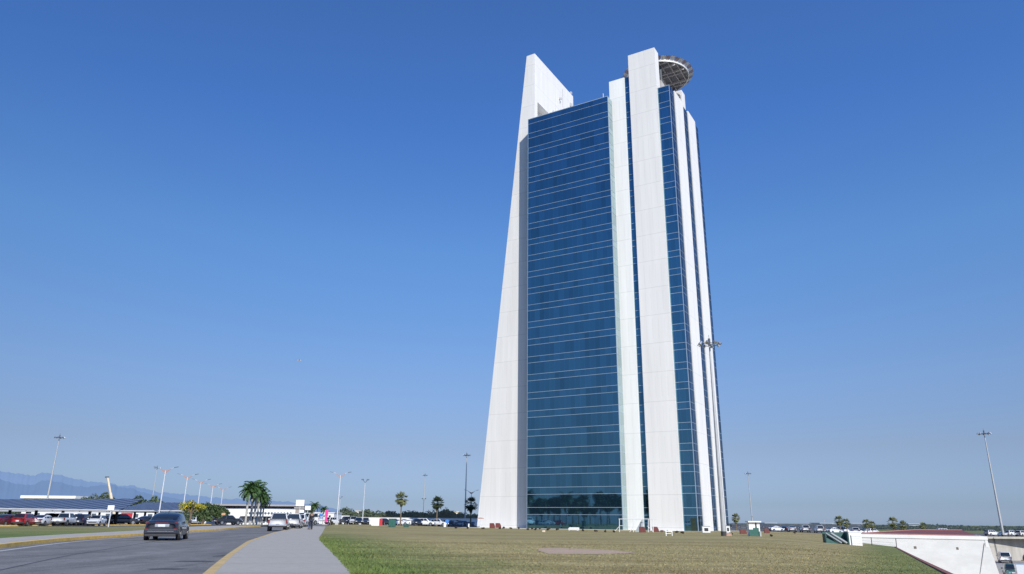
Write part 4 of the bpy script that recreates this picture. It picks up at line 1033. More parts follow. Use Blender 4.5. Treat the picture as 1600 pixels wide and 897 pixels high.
# ---------------------------------------------------------------- buildings
def bldg(name, label, px0, px1, ptop, D, depth, m=WHITE, rz=0, cat='building'):
    a = aty(px0, ptop, D); c = aty(px1, ptop, D); z = G((a.x+c.x)/2, D); w = c.x-a.x; h = a.z-z
    r = thing(name, label, cat, (a.x, D, z-.3), rz); h += .3
    b = MB(); b.box((0, 0, 0), (w, depth, h)); b.build('wall', m, r); return r, w, h
r, w, h = bldg('terminal_building', 'long low white building with a dark band under its flat grey roof behind the palms', 322, 462, 793.5, 196, 14)
b = MB(); b.box((-1, .3, h+.004), (w+1.5, 13.5, h+.55)); b.build('clerestory', mat('clerestory_dark', (.07, .09, .11), .3, noise=(1, .2)), r)
b = MB(); b.box((-2, -1.2, h+.556), (w+2.5, 15, h+.95)); b.build('roof', mat('flat_roof_grey', (.36, .34, .33), .8, noise=(.4, .1)), r)
for i in range(15):
    b = MB(); x = w*(.46+.035*i); b.tube([(x, -.05, h*.73), (x, .02, h*.73)], .32, 14); b.build('porthole', DPOLE, r)
b = MB(); b.box((w*.50, -.04, h*.30), (w*.84, -.004, h*.56)); b.build('entrance_glazing', mat('entrance_glass', (.09, .10, .11), .2, noise=(.5, .3)), r)
for i in range(12):
    b = MB(); x = w*(.42+.045*i); b.box((x-.2, -.5, 0), (x+.2, -.06, h*.56)); b.build('column', WHITE, r)
b = MB(); b.box((w*.40, -2.6, h*.56), (w*.98, -.06, h*.62)); b.build('porch_roof', WHITE, r)
b = MB(); b.box((w*.12, -.05, h*.45), (w*.19, -.004, h*.53)); b.build('wall_lettering', mat('wall_letter_grey', (.3, .32, .35), .6, noise=(8, .5)), r)
r, w, h = bldg('side_block', 'low brownish block at the right end of the long white building', 462, 474, 794.5, 190, 8, mat('brownish_render', (.36, .31, .28), .8, noise=(.6, .15)))
b = MB(); b.box((w*.2, -.03, h*.2), (w*.7, -.003, h*.5)); b.build('window', GLS, r); b = MB(); b.box((-.3, -.3, h+.003), (w+.3, 8.3, h+.25)); b.build('roof', ROOFG, r)
r, w, h = bldg('low_building', 'low white building with blue band behind the pink banner', 490, 522, 801.5, 215, 10)
b = MB(); b.box((-.2, -.2, h+.003), (w+.2, 10.2, h+.2)); b.build('roof', WHITE, r)
for x in (.25, .45, .75): b = MB(); b.box((w*x, -.04, h*.72), (w*(x+.1), -.004, h*.84)); b.build('window', GLS, r)
b = MB(); b.box((w*.3, -.045, h*.6), (w*.5, -.004, h*.7)); b.build('blue_band', BLUE, r)
r, w, h = bldg('boundary_wall', 'long white wall behind the parked vehicles, nearer taller section', 505, 546, 805.4, 240, .4, cat='wall')
b = MB(); b.box((0, -.1, h+.003), (w, .5, h+.1)); b.build('coping', CONC2, r)
r, w, h = bldg('boundary_wall', 'long white wall behind the parked vehicles, lower section running to the tower', 546.4, 746, 808.2, 245, .4, cat='wall')
b = MB(); b.box((0, -.1, h+.003), (w, .5, h+.1)); b.build('coping', CONC2, r)
r, w, h = bldg('warehouse', 'long low building with a white roof showing above the canopy at left', 38, 116, 778.4, 290, 26)
b = MB(); b.box((-1, -1, h+.003), (w+1, 27, h+1.)); b.build('roof', WHITEP, r)
for i in range(5): b = MB(); b.box((w*(.1+.18*i), -.04, h*.3), (w*(.2+.18*i), -.004, h*.55)); b.build('window', GLS, r)
r, w, h = bldg('roadside_building', 'white building with a red band seen under the canopies', 50, 250, 799.5, 215, 9)
b = MB(); b.box((w*.7, -.05, h*.3), (w*.79, -.004, h*.98)); b.build('red_band', mat('red_board', (.5, .03, .04), .5), r)
for i in range(9): b = MB(); b.box((w*(.03+.11*i), -.045, 0), (w*(.065+.11*i), -.003, h*.9)); b.build('opening', DPOLE, r)
for px0, px1, pt, D, l in ((556, 570, 798.3, 420, 'pale roofed shed far beyond the trees left of the fan palm'), (704, 716, 799.5, 420, 'pale roofed shed far beyond the trees left of the tower')):
    r, w, h = bldg('shed', l, px0*1., px1, pt+1.2, D, 12); b = MB(); b.box((-.5, -.5, h+.01), (w+.5, 12.5, h+.5)); b.build('roof', CREAM, r)
r, w, h = bldg('shelter', 'small flat roofed shelter in front of the trees left of the tower', 703, 718.5, 812.5, 232, 3, m=DPOLE)
b = MB(); b.box((-.4, -.6, h+.003), (w+.4, 3.4, h+.22)); b.build('roof', WHITEP, r)
b = MB(); b.box((w-.4, -.3, 0), (w, -.004, h)); b.build('post', WHITEP, r)
for i, (px0, px1, pt) in enumerate(((1196, 1212, 817.3), (1282, 1300, 817.6), (1330, 1346, 817.8), (1420, 1436, 818.6))):
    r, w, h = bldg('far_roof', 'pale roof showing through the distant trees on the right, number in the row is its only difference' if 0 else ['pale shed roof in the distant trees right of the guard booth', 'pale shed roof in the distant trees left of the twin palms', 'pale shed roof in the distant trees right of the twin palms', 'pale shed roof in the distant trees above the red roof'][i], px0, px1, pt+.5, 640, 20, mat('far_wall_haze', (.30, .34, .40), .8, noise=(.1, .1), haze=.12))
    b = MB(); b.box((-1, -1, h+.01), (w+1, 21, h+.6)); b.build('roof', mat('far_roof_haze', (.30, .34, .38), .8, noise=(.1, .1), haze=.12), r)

# service building sunk beside the lawn
def service():
    A_, B_ = aty(1541, 838.6, 90), aty(1322, 834.3, 95); o = Vector((A_.x, A_.y, YZ))
    r = thing('service_building', 'white walled building sunk below the lawn with a low red roof', 'building', o)
    def Lc(v): return Vector(v)-o
    C_, D_ = Vector((84, 142, A_.z)), Vector((70, 142, B_.z)); P = [Lc(v) for v in (A_, C_, D_, B_)]
    low = [Vector((p.x, p.y, -.1)) for p in P]; low[0] += Vector((.75, -.35, 0))
    b = MB(); b.add(low+P, [(0, 1, 5, 4), (1, 2, 6, 5), (2, 3, 7, 6), (3, 0, 4, 7), (4, 5, 6, 7)])
    m = mat('weathered_white_render', (.66, .66, .63), .8, noise=(.35, .10, (1, 1, 2.2)), bump=(3, .1, .02))
    b.build('wall', m, r)
    u = (P[0]-P[3]); u.z = 0; u.normalize(); n = Vector((u.y, -u.x, 0)); e = Vector((0, 0, 1))
    def slab(name, s0, s1, z0, z1, t0, t1, m_, par=r):          # s measured along the front from the left end, z down from the top
        q = []
        Lw = (P[0]-P[3]).length
        for t_ in (t1, t0):
            for s_, z_ in ((s0, z0), (s1, z0), (s1, z1), (s0, z1)):
                bs = P[3].lerp(P[0], s_/Lw); q.append(bs+n*t_+e*(-z_))
        b = MB(); b.add(q, [(0, 1, 2, 3), (7, 6, 5, 4), (0, 4, 5, 1), (1, 5, 6, 2), (2, 6, 7, 3), (3, 7, 4, 0)]); return b.build(name, m_, par)
    Lw = (P[0]-P[3]).length
    slab('parapet', -.1, Lw+.1, .36, -.03, -.3, .10, mat('parapet_cream', (.76, .75, .71), .75, noise=(.8, .06)))
    R0, R1, T0, T1 = [Lc(aty(*v)) for v in ((1338, 834.0, 95.5), (1530, 837.9, 91), (1432, 828.2, 112), (1503, 828.6, 122))]
    R2, R3 = Lc((83, 141, T1.z+o.z-.2)), Lc((71, 141, T0.z+o.z-.3))
    red = mat('red_roof_sheet', (.21, .065, .045), .6, noise=(.9, .16, (6, .5, 1)))
    b = MB(); b.add([R0, R1, R2, R3, T0, T1], [(0, 1, 5, 4), (1, 2, 5), (2, 3, 4, 5), (3, 0, 4)]); b.build('roof', red, r)
    b = MB(); b.tube([R0+e*.03, T0+e*.04, T1+e*.04], .07, 5); b.tube([R0+e*.05, R1+e*.05], .06, 5); b.build('ridge_flashing', mat('flashing_pink', (.40, .2, .17), .6, noise=(2, .1)), r)
    st = mat('stain_brown', (.17, .14, .11), .9, noise=(5, .3))
    def at(px, py):                                             # point on the front plane -> (s, depth below top)
        d_ = ray(px, py); w0 = Vector((0, 0, CZ))-o; k = -(w0-P[3]).dot(n)/d_.dot(n); p_ = w0+d_*k; s_ = (p_-P[3]).dot(u); return s_, P[3].lerp(P[0], s_/Lw).z-p_.z
    for px, py, w_, h_ in ((1430, 855.5, .14, .14), (1496, 857, .12, .14), (1498.5, 888, .2, .3)):
        s_, z_ = at(px, py); slab('drain_hole', s_-w_, s_+w_, z_+h_, z_-h_, 0, .02, st)
    s_, z_ = at(1499.5, 894); slab('drain_hole', s_-.05, s_+.05, z_+.3, z_-.3, 0, .02, st)
    jm = mat('joint_grey', (.50, .49, .46), .9, noise=(1, .1)); s1, z1 = at(1475, 873)
    slab('render_joint', s1, Lw*.93, z1+.02, z1-.02, 0, .008, jm); slab('render_joint', s1, s1+.05, z1+2.5, z1+.03, 0, .008, jm)
    sa, za = at(1519, 872); b = MB(); 
    p0_, p1_ = at(1538, 849), at(1531, 897)
    q = [P[3].lerp(P[0], v[0]/Lw)+n*.06-e*v[1] for v in (p0_, p1_)]; b.tube(q, .035, 5); b.build('downpipe', mat('downpipe_grey', (.22, .22, .22), .5, noise=(2, .1)), r)
    slab('corner_strip', Lw*.985, Lw+.02, 1.2, .37, 0, .05, mat('parapet_cream', (.76, .75, .71)))
service()
def yard_wall():
    a = aty(1500, 838.6, 150); c = aty(1760, 843, 158); top = a.z; r = thing('concrete_wall', 'streaked grey concrete retaining wall at the back of the yard', 'wall', (a.x, a.y, YZ))
    d = c-a; H = top-YZ; m = mat('streaked_concrete', (.42, .40, .37), .9, noise=(.6, .2, (1.6, 1.6, .15)), bump=(6, .2, .03))
    u = Vector((d.x, d.y, 0)); n = Vector((d.y, -d.x, 0)).normalized()*.3
    q = [Vector((0, 0, 0)), u, u-n, -n]
    b = MB(); b.prism([(v.x, v.y) for v in q], 0, H); b.build('wall', m, r)
    q = [n*.02, u+n*.02, u-n*1.2, -n*1.2]
    b = MB(); b.prism([(v.x, v.y) for v in q], H+.003, H+.06); b.build('coping', CONC2, r)
    q = [n*.03, u+n*.03, u-n*.2, -n*.2]; 
    b = MB(); b.prism([(v.x, v.y) for v in q], H-1.9, H-1.84); b.build('joint', mat('joint_grey2', (.28, .27, .25), .9, noise=(1, .1)), r)
    for k in (.14, .19):
        s = u*k; b = MB(); b.tube([(s.x+n.x*.5, s.y+n.y*.5, H-.1), (s.x+n.x*.5+.2, s.y+n.y*.5, .3)], .06, 5); b.build('pipe', DPOLE, r)
yard_wall()
p = yard(1597, 876)+Vector((1.5, 0, 0)); r = thing('covered_load', 'bright blue tarpaulin covered load at the right edge of the yard', 'tarpaulin', p)
b = MB(); b.add([(-1.3, -1, 0), (1.4, -1, 0), (1.4, 1, 0), (-1.3, 1, 0), (-1, -.8, 1.1), (1.1, -.8, 1.3), (1, .8, 1.3), (-.9, .8, 1.2), (0, 0, 1.75)], [(3,2,1,0), (0,1,5,4), (1,2,6,5), (2,3,7,6), (3,0,4,7), (4,5,8), (5,6,8), (6,7,8), (7,4,8)])
b.build('tarpaulin', BLUE, r, smooth=False, sub=1)
b = MB(); b.box((-1.4, -1.1, -.0), (1.5, 1.1, .14)); b.build('pallet', mat('pallet_wood', (.3, .22, .14), .8, noise=(3, .2)), r)

# green crate with pipes and the white cabinet at the lawn edge
def crate():
    p = gnd(1291, 848.2); D = p.y; k = aty(1292, 840, D).x-aty(1291, 840, D).x
    r = thing('pipe_crate', 'open green crate holding two slanting grey pipes at the lawn edge', 'crate', p, rad(-6)); w = 34*k; h = 15.5*k
    gm = mat('green_mesh', (.035, .11, .10), .6, noise=(3, .2))
    b = MB(); b.box((0, .9, -.1), (w, .94, h)); b.build('back_panel', gm, r)
    b = MB(); b.box((0, .0, -.1), (.05, .9, h*.86)); b.build('end_panel', gm, r)
    b = MB(); b.box((w-.05, 0, -.1), (w, .9, h*1.02)); b.build('end_panel', gm, r)
    b = MB(); b.add([(.06, -.02, -.1), (w*.55, -.02, -.1), (.06, -.02, h*.5), (.06, .02, -.1), (w*.55, .02, -.1), (.06, .02, h*.5)], [(0, 1, 2), (5, 4, 3), (0, 3, 4, 1), (1, 4, 5, 2)]); b.build('front_panel', gm, r)
    for x0, m_ in ((.06, mat('pipe_blue_grey', (.08, .115, .14), .4, noise=(2, .1))), (.30, mat('pipe_light_grey', (.17, .21, .23), .4, noise=(2, .1)))):
        b = MB(); b.tube([(w*x0, .35, h*.92), (w*(x0+.64), .2, -.02)], 2.3*k, 12); b.build('pipe', m_, r)
    r = thing('white_cabinet', 'white slatted cabinet between the green crate and the white parapet', 'cabinet', on(p.x+w+.1, p.y-.1), rad(-6))
    w2 = 19*k; h2 = 20*k
    b = MB(); b.box((0, 0, -.3), (w2, 1.2, h2*.93)); b.build('housing', WHITEP, r, bevel=.02)
    b = MB(); b.box((-.05, -.05, h2*.93+.003), (w2+.05, 1.25, h2)); b.build('lid', WHITEP, r)
    for i in range(4): b = MB(); b.box((.25*w2, -.02, h2*(.12+.16*i)), (w2*.95, -.003, h2*(.14+.16*i))); b.build('slat', GREYM, r)
    b = MB(); b.box((w2*.12, -.03, 0), (w2*.2, -.003, h2*.7)); b.build('door_edge', DPOLE, r)
    return p
cp = crate()
# low white upstand carrying the posts along the lawn edge
def edge_fence():
    a = gnd(1345, 850.6); c = gnd(1402, 855.2)
    r = thing('edge_fence', 'low wire fence of leaning dark posts along the lawn edge', 'fence', a)
    for px, pt, pb in ((1362.5, 839.5, 852.5), (1401, 841.5, 855.3)):
        q = gnd(px, pb); t_ = aty(px-1.5, pt, q.y); b = MB(); b.tube([q-a-Vector((0, 0, .1)), t_-a], .035, 6); b.build('post', DARK, r)
    for f in (.35, .75):
        b = MB(); q1, q2 = gnd(1330, 849.8), gnd(1401, 855.3); h1 = .55
        b.tube([q1-a+Vector((0, 0, h1*f)), q2-a+Vector((0, 0, h1*f))], .008, 4); b.build('wire', GREYM, r)
edge_fence()
q = gnd(1347, 851); r = thing('brown_box', 'small brown box on the grass by the white cabinet', 'box', q); b = MB(); b.box((-.17, 0, 0), (.17, .3, .17)); b.build('box', mat('brown_board', (.3, .24, .17), .8, noise=(3, .2)), r); b = MB(); b.box((-.18, -.01, .172), (.18, .31, .2)); b.build('lid', CREAM, r)
# pickup roof with a rack of lamps seen beyond the red roof
car_D('van', 'white', 1471, 262, 80, 'white van showing above the red roof')

# ---------------------------------------------------------------- vegetation
def fan_palm_maker(h, seed, dark=False, skirt=True, full=1.):
    def make():
        rr = random.Random(seed); r = thing('fan_palm', 'p', 'palm tree', (0, 0, 0)); lm = FAN_SHADED if dark else FAN
        b = MB(); b.tube([(0, 0, -.1), (.02, 0, h*.3), (0, .03, h)], [.26, .17, .14], 8); b.build('trunk', BARK, r)
        b = MB()
        for i in range(int(86*full)):
            a = rr.uniform(0, 6.283); el = rr.uniform(-.75, 1.35); el = el if rr.random() < .62 else rr.uniform(-1.2, -.2)
            d = Vector((math.cos(a)*math.cos(el), math.sin(a)*math.cos(el), math.sin(el)))
            s = d.cross(Vector((0, 0, 1))).normalized() if abs(d.z) < .98 else Vector((1, 0, 0)); up = s.cross(d)
            o = Vector((0, 0, h)); L = rr.uniform(.75, 1.15); tip = o+d*L; w = .02
            b.add([o-s*w, o+s*w, tip+s*w, tip-s*w], [(0, 1, 2, 3)])
            n = 11; R_ = rr.uniform(.75, 1.0)
            for k in range(n):
                t_ = (k/(n-1)-.5)*2.5; dd = (d*math.cos(t_)+s*math.sin(t_))*R_*(1-.12*abs(t_)); dd.z -= .16*R_*abs(t_)+.12
                e = dd.cross(up).normalized()*.055
                mid = tip+dd*.55+up*.03
                b.add([tip, mid-e, tip+dd, mid+e], [(0, 1, 2, 3)])
        b.build('crown', lm, r)
        if skirt:
            b = MB()
            for i in range(90):
                a = rr.uniform(0, 6.283); z1 = h-rr.uniform(0, .5); L = rr.uniform(.9, 1.9); r0 = rr.uniform(.15, .55)
                p1 = Vector((math.cos(a)*r0*.5, math.sin(a)*r0*.5, z1)); p2 = Vector((math.cos(a)*r0, math.sin(a)*r0, z1-L*.5)); p3 = Vector((math.cos(a)*r0*.55, math.sin(a)*r0*.55, z1-L)); s = Vector((-math.sin(a), math.cos(a), 0))*.11
                b.add([p1-s*.5, p1+s*.5, p2+s, p3, p2-s], [(0, 1, 2, 3, 4)])
            b.build('dead_fronds', THATCH, r)
        return r
    return make
def put_palm(key, bpx, D, tx, ty, h, label, group=None, **k):
    x = X(bpx, D); z = G(x, D); H = aty(tx, ty, D).z-z
    return place(key, fan_palm_maker(h, abs(hash(key)) % 97 if 0 else sum(map(ord, key)), **k), (x, D, z), rnd.uniform(0, 6), label, group, scale=H/(h+1.75))
put_palm('fp1', 626, 175, 627.3, 767, 6.2, 'tall yellow green fan palm standing alone above the parked cars')
put_palm('fp2', 682.5, 198, 683.5, 773.5, 5.6, 'dark fan palm with a hanging skirt, midway between the lone palm and the tower', dark=True)
put_palm('fp3', 735.5, 192, 736, 775.5, 5.2, 'dark fan palm right beside the white slab of the tower', dark=True, full=.8)
put_palm('fp1', 1149, 175, 1149, 801.5, 2.4, 'short fan palm just right of the tower') if 0 else None
put_palm('fp4', 1149.5, 190, 1149, 801, 4.6, 'short bushy fan palm between the tower and the guard booth')
pg = 'fan palms beyond the parked cars on the right'
for (bx, D, tx, ty), l in zip(((1311, 195, 1311.5, 801), (1321.5, 200, 1322, 806), (1353, 200, 1352.5, 807), (1361, 206, 1361.5, 810)), ('left and taller palm of the left twin pair on the right', 'right and shorter palm of the left twin pair on the right', 'left palm of the second pair, just left of the red roof', 'right and lower palm of the second pair, just left of the red roof')):
    put_palm('fp4', bx, D, tx, ty, 5.4, l, pg)
put_palm('fp5', 1394.5, 205, 1393.5, 806.5, 4.0, 'slim palm with a bare trunk above the left part of the red roof', pg, skirt=True, full=.7)
put_palm('fp5', 1409.5, 205, 1409, 812, 4.0, 'low spreading palm right of the slim one above the red roof', pg)
put_palm('fp4', 1440.5, 205, 1440, 812, 5.4, 'rightmost palm, alone above the middle of the red roof', pg)
def royal_maker(h, seed):
    def make():
        rr = random.Random(seed); r = thing('royal_palm', 'p', 'palm tree', (0, 0, 0))
        b = MB(); b.tube([(0, 0, -.1), (0, 0, h*.25), (0, 0, h*.6), (0, 0, h-1.2)], [.26, .21, .24, .17], 10); b.build('trunk', RBARK, r)
        b = MB(); b.tube([(0, 0, h-1.25), (0, 0, h)], [.17, .1], 8); b.build('crownshaft', mat('crownshaft_green', (.15, .25, .08), .5, noise=(2, .1)), r)
        b = MB()
        for i in range(25):
            a = 2.4*i+rr.uniform(-.2, .2); el = 1.25-1.75*(i/24)+rr.uniform(-.1, .1); L = rr.uniform(2.4, 3.1); pts = []
            for k in range(9):
                t_ = k/8; e = el-1.35*t_*t_ -.2*t_; 
                pts.append((pts[-1] if pts else Vector((0, 0, h-.1)))+Vector((math.cos(a)*math.cos(e), math.sin(a)*math.cos(e), math.sin(e)))*(L/8 if pts else 0))
            b.tube(pts, [.035*(1-.08*k) for k in range(9)], 4, cap=False)
            s = Vector((-math.sin(a), math.cos(a), 0))
            for k in range(34):
                t_ = .12+.88*k/34; f = t_*8; i0 = min(7, int(f)); p = pts[i0].lerp(pts[i0+1], f-i0); dr = (pts[i0+1]-pts[i0]).normalized()
                for sg in (-1, 1):
                    ll = .62*math.sin(math.pi*min(1, t_*.85+.12))**.6; q = p+(s*sg*.8+dr*.5+Vector((0, 0, rr.uniform(-.75, -.05)))).normalized()*ll; w = dr*.07
                    b.add([p-w, p+w, q+w*.3, q-w*.3], [(0, 1, 2, 3)])
        b.build('crown', ROY, r); return r
    return make
rl = ['leftmost and foremost royal palm of the cluster, with a thick pale trunk', 'tallest royal palm of the cluster, just right of the foremost one', 'royal palm in the middle of the cluster', 'royal palm with a lower crown toward the right of the cluster', 'rightmost royal palm of the cluster', 'shorter royal palm at the right rear of the cluster']
for i, (bx, D, tx, ty) in enumerate(((384, 150, 386, 752), (391.5, 156, 394.5, 745.5), (397, 160, 399.5, 750), (401.5, 170, 404, 759), (406, 176, 408, 765), (410, 180, 411, 771))):
    x = X(bx, D); z = G(x, D); H = aty(tx, ty, D).z-z
    place('royal%d' % (i % 2), royal_maker(7.2, 5+i % 2), (x, D, z), i*1.1, rl[i], 'royal palms before the terminal building', scale=H/9.1)
for (bx, D, tx, ty), l in zip(((490, 165, 490.5, 784.5), (504.5, 175, 505.5, 791)), ('slender drooping palm right of the white boards', 'small slender palm beside the pink banner')):
    x = X(bx, D); z = G(x, D); H = aty(tx, ty, D).z-z; place('royal0', None, (x, D, z), 1, l, scale=H/8.6)

def leaf_mesh(b, cx, cy, cz, rx, ry, rz, n, size, rr, mi=lambda k: 0, bumps=14):
    cl = []
    for i in range(bumps):
        a = rr.uniform(0, 6.283); e = math.asin(rr.uniform(-.5, 1)); q = rr.uniform(.45, .9)
        cl.append((cx+rx*q*math.cos(a)*math.cos(e), cy+ry*q*math.sin(a)*math.cos(e), cz+rz*q*math.sin(e), rr.uniform(.28, .5)))
    for i in range(n):
        c = cl[i % len(cl)]; v = Vector((rr.gauss(0, 1), rr.gauss(0, 1), rr.gauss(0, 1))).normalized()*rr.uniform(.6, 1.05)*c[3]
        p = Vector((c[0]+v.x*rx, c[1]+v.y*ry, c[2]+v.z*rz*1.05)); nn = (v+Vector((rr.uniform(-.6, .6), rr.uniform(-.6, .6), rr.uniform(-.2, .8)))).normalized()
        s = nn.cross(Vector((rr.random(), rr.random(), rr.random()))).normalized()*size*rr.uniform(.6, 1.3); t_ = nn.cross(s)*.7
        b.add([p-s, p-t_, p+s, p+t_], [(0, 1, 2, 3)], mi(i))
def tree(px, D, ptop, wpx, label, m, n=900, size=.28, group=None, trunk=.4, m2=None, frac=0, low=.35, depth=None):
    x = X(px, D); z = G(x, D); H = aty(px, ptop, D).z-z; w = (X(px+1, D)-x)*wpx/2; rr = random.Random(int(px*7+D))
    r = thing('tree', label, 'tree', (x, D, z), 0, group)
    cz = H*(low+1)/2; rz = H*(1-low)/2
    b = MB(); b.tube([(0, 0, -.1), (.05, 0, H*low), (0, 0, H*.75)], [H*.032+.05, H*.025+.04, .04], 7)
    for i in range(6):
        a = i*1.05+rr.random(); b.tube([(0, 0, H*low*.9), (math.cos(a)*w*.35, math.sin(a)*w*.3, H*(low+.2)), (math.cos(a)*w*.65, math.sin(a)*w*.5, H*(low+.4))], [.09, .06, .03], 5)
    b.build('trunk', BARK, r)
    b = MB(); leaf_mesh(b, 0, 0, cz, w, w*.8 if depth is None else depth, rz, n, size, rr, (lambda k: 1 if rr.random() < frac else 0) if m2 else (lambda k: 0), bumps=16)
    b.build('crown', [m, m2] if m2 else m, r); return r
r = tree(297, 128, 782.5, 36, 'small tree covered with yellow blossom beside the grey saloon', TREEY, 3200, .10, m2=FLOW, frac=.34, low=.5)
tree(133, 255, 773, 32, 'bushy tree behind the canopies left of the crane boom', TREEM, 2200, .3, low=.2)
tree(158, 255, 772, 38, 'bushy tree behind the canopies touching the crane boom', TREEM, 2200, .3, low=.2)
tree(216, 235, 774.5, 34, 'dark rounded tree behind the canopies right of the crane boom', TREE, 2200, .28, low=.2)
tree(240, 250, 777, 24, 'smaller tree right of the dark rounded tree behind the canopies', TREE, 800, .42, low=.2)
tree(316, 186, 783, 30, 'green tree behind the yellow flowering tree', TREE, 2200, .22, low=.2)
tree(337, 192, 790, 30, 'broad green tree between the third and fourth street lamps', TREE, 2000, .22, low=.15)
tree(318, 160, 796, 22, 'low dark shrub like tree right of the yellow flowering tree', TREE, 700, .3, low=.1)
tree(350, 188, 795.5, 20, 'low tree in front of the left end of the white building', TREE, 600, .3, low=.15)
tree(483, 180, 791.5, 12, 'small dark tree behind the white boards', TREE, 500, .26, low=.2)
def shrub(px, py, wpx, hpx, label, m=TREE, group='low bushes along the foot of the tower'):
    p = gnd(px, py); k = aty(px+1, py, p.y).x-aty(px, py, p.y).x; rr = random.Random(int(px*13)); r = thing('bush', label, 'bush', p, 0, group)
    b = MB(); b.tube([(0, 0, -.05), (0, 0, hpx*k*.5)], .03, 5); b.build('stem', BARK, r)
    b = MB(); leaf_mesh(b, 0, 0, hpx*k*.5, wpx*k/2, wpx*k/2, hpx*k*.5, 140, .09, rr, bumps=7); b.build('foliage', m, r)
DB = leafmat('dry_bush_leaf', (.07, .055, .035))
for i, (px, py, w) in enumerate(((712, 826.3, 4), (730.5, 826.4, 4), (755, 827, 5), (781, 827, 4), (787, 826.4, 4), (798, 826.8, 4.5), (810, 827, 4), (825, 828.6, 4), (831.5, 827.4, 4), (837, 829, 4), (843.5, 827.6, 4), (855.5, 829.2, 4), (858, 827.4, 4), (870.5, 828.8, 5), (911, 830.2, 3.5), (931.5, 831, 5), (946, 832, 3.5), (959, 832, 4), (1043, 832.8, 9), (1057.5, 832.6, 6), (1066.5, 834, 6), (1141, 836, 8), (1205, 838.5, 4), (1242, 834.5, 4))):
    shrub(px, py, w, 3.2 if w < 8 else 4, 'small dark clipped bush in the line along the foot of the tower', DB)
shrub(516, 823.6, 6, 11, 'dark shrub right of the pink banner', DB, None)
# far woods
def woods(name, label, segs, m, seed, dens, size, nq=120):
    rr = random.Random(seed); b = MB()
    for px0, px1, D, ptop0, ptop1, dz in segs:
        n = int((px1-px0)*dens)
        for i in range(n):
            px = rr.uniform(px0, px1); k = (px-px0)/(px1-px0); D_ = D+rr.uniform(-.5, 1)*dz; x = X(px, D_); z = G(x, D_)
            top = aty(px, ptop0+(ptop1-ptop0)*k, D).z; h = (top-z)*rr.uniform(.72, 1.04)*(.92+.1*math.sin(px*.21)+.06*math.sin(px*.57+2)); w = h*rr.uniform(.45, .8)
            leaf_mesh(b, x, D_, z+h*.5, w, w*.7, h*.5, nq, size, rr, bumps=9)
    return tag(b.build(name, m), label, 'woodland', kind='stuff')
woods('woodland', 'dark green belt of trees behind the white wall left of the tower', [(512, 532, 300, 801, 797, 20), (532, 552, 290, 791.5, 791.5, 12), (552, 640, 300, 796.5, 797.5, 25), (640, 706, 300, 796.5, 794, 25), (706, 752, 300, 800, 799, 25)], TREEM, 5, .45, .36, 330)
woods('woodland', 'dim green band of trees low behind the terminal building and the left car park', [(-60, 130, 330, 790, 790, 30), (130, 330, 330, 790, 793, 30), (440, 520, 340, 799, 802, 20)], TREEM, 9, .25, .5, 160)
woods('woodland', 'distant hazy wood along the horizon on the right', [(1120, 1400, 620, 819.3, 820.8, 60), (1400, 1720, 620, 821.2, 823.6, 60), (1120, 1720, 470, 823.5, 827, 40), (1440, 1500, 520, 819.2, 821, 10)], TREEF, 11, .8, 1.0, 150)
# trees left of the frame, mirrored in the glass front
ml = 'line of trees and palms outside the frame at left, mirrored in the glass front'
for i in range(25):
    f_ = i/24; k = rnd.uniform(-4, 34); x = -120+f_*46-.84*k; y = 99-f_*40-.55*k
    if i % 3 == 0:
        place('royal%d' % (i % 2), None, (x, y, G(x, y)), i, 'palm in the tree line left of the frame that the glass front mirrors', ml, scale=rnd.uniform(1.1, 1.5))
    else:
        rr = random.Random(i); H = rnd.uniform(8, 12.5); w = rnd.uniform(2.6, 4)
        r = thing('tree', 'broad tree in the line left of the frame that the glass front mirrors', 'tree', (x, y, G(x, y)), 0, ml)
        b = MB(); b.tube([(0, 0, 0), (0, 0, H*.7)], [.3, .1], 7); b.build('trunk', BARK, r)
        b = MB(); leaf_mesh(b, 0, 0, H*.62, w, w, H*.38, 800, .5, rr); b.build('crown', TREE, r)

# ---------------------------------------------------------------- mountains
def mountains():
    prof = [(-900, 760), (-500, 742), (-200, 738), (-60, 733), (0, 735.5), (18, 739.5), (34, 740), (48, 744), (66, 738.5), (88, 741), (110, 746.5), (128, 750.5), (150, 753.5), (172, 755), (186, 759), (205, 758.5), (226, 763.5), (250, 769.5), (275, 771), (300, 773.5), (330, 777), (360, 780), (388, 779), (420, 782), (455, 784.5), (500, 790), (540, 798), (600, 806), (760, 810)]
    for nm, D, dy, col, hz in (('mountains', 16000, 0, (.10, .15, .235), .44), ('mountains', 12000, 10, (.085, .135, .215), .36)):
        pr = []
        for i in range(len(prof)-1):
            (a, ya), (c, yc) = prof[i], prof[i+1]
            for k in range(8):
                t_ = k/8; px = a+(c-a)*t_; y = ya+(yc-ya)*t_+1.1*math.sin(px*.31)*math.sin(px*.077+1)+.5*math.sin(px*.83)
                if dy: y += 9+5.5*math.sin(px*.021+.6)+2*math.sin(px*.063)
                pr.append((px, min(y, 808)))
        b = MB(); n = len(pr); vs = []
        for lv in range(9):
            f = lv/8
            for px, y in pr:
                t_ = aty(px, y, D); H = t_.z+60; q = D*(1-.22*(1-f)); x = t_.x*(q/D)
                z = H*f**1.1-60; vs.append((x, q, z))
        fs = [(l*n+i, l*n+i+1, (l+1)*n+i+1, (l+1)*n+i) for l in range(8) for i in range(n-1)]
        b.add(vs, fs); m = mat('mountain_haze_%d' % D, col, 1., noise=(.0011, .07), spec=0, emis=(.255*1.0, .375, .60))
        m.node_tree.nodes['Principled BSDF'].inputs['Emission Strength'].default_value = hz  # air light before the ridges, painted as emission
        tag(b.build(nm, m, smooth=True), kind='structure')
mountains()

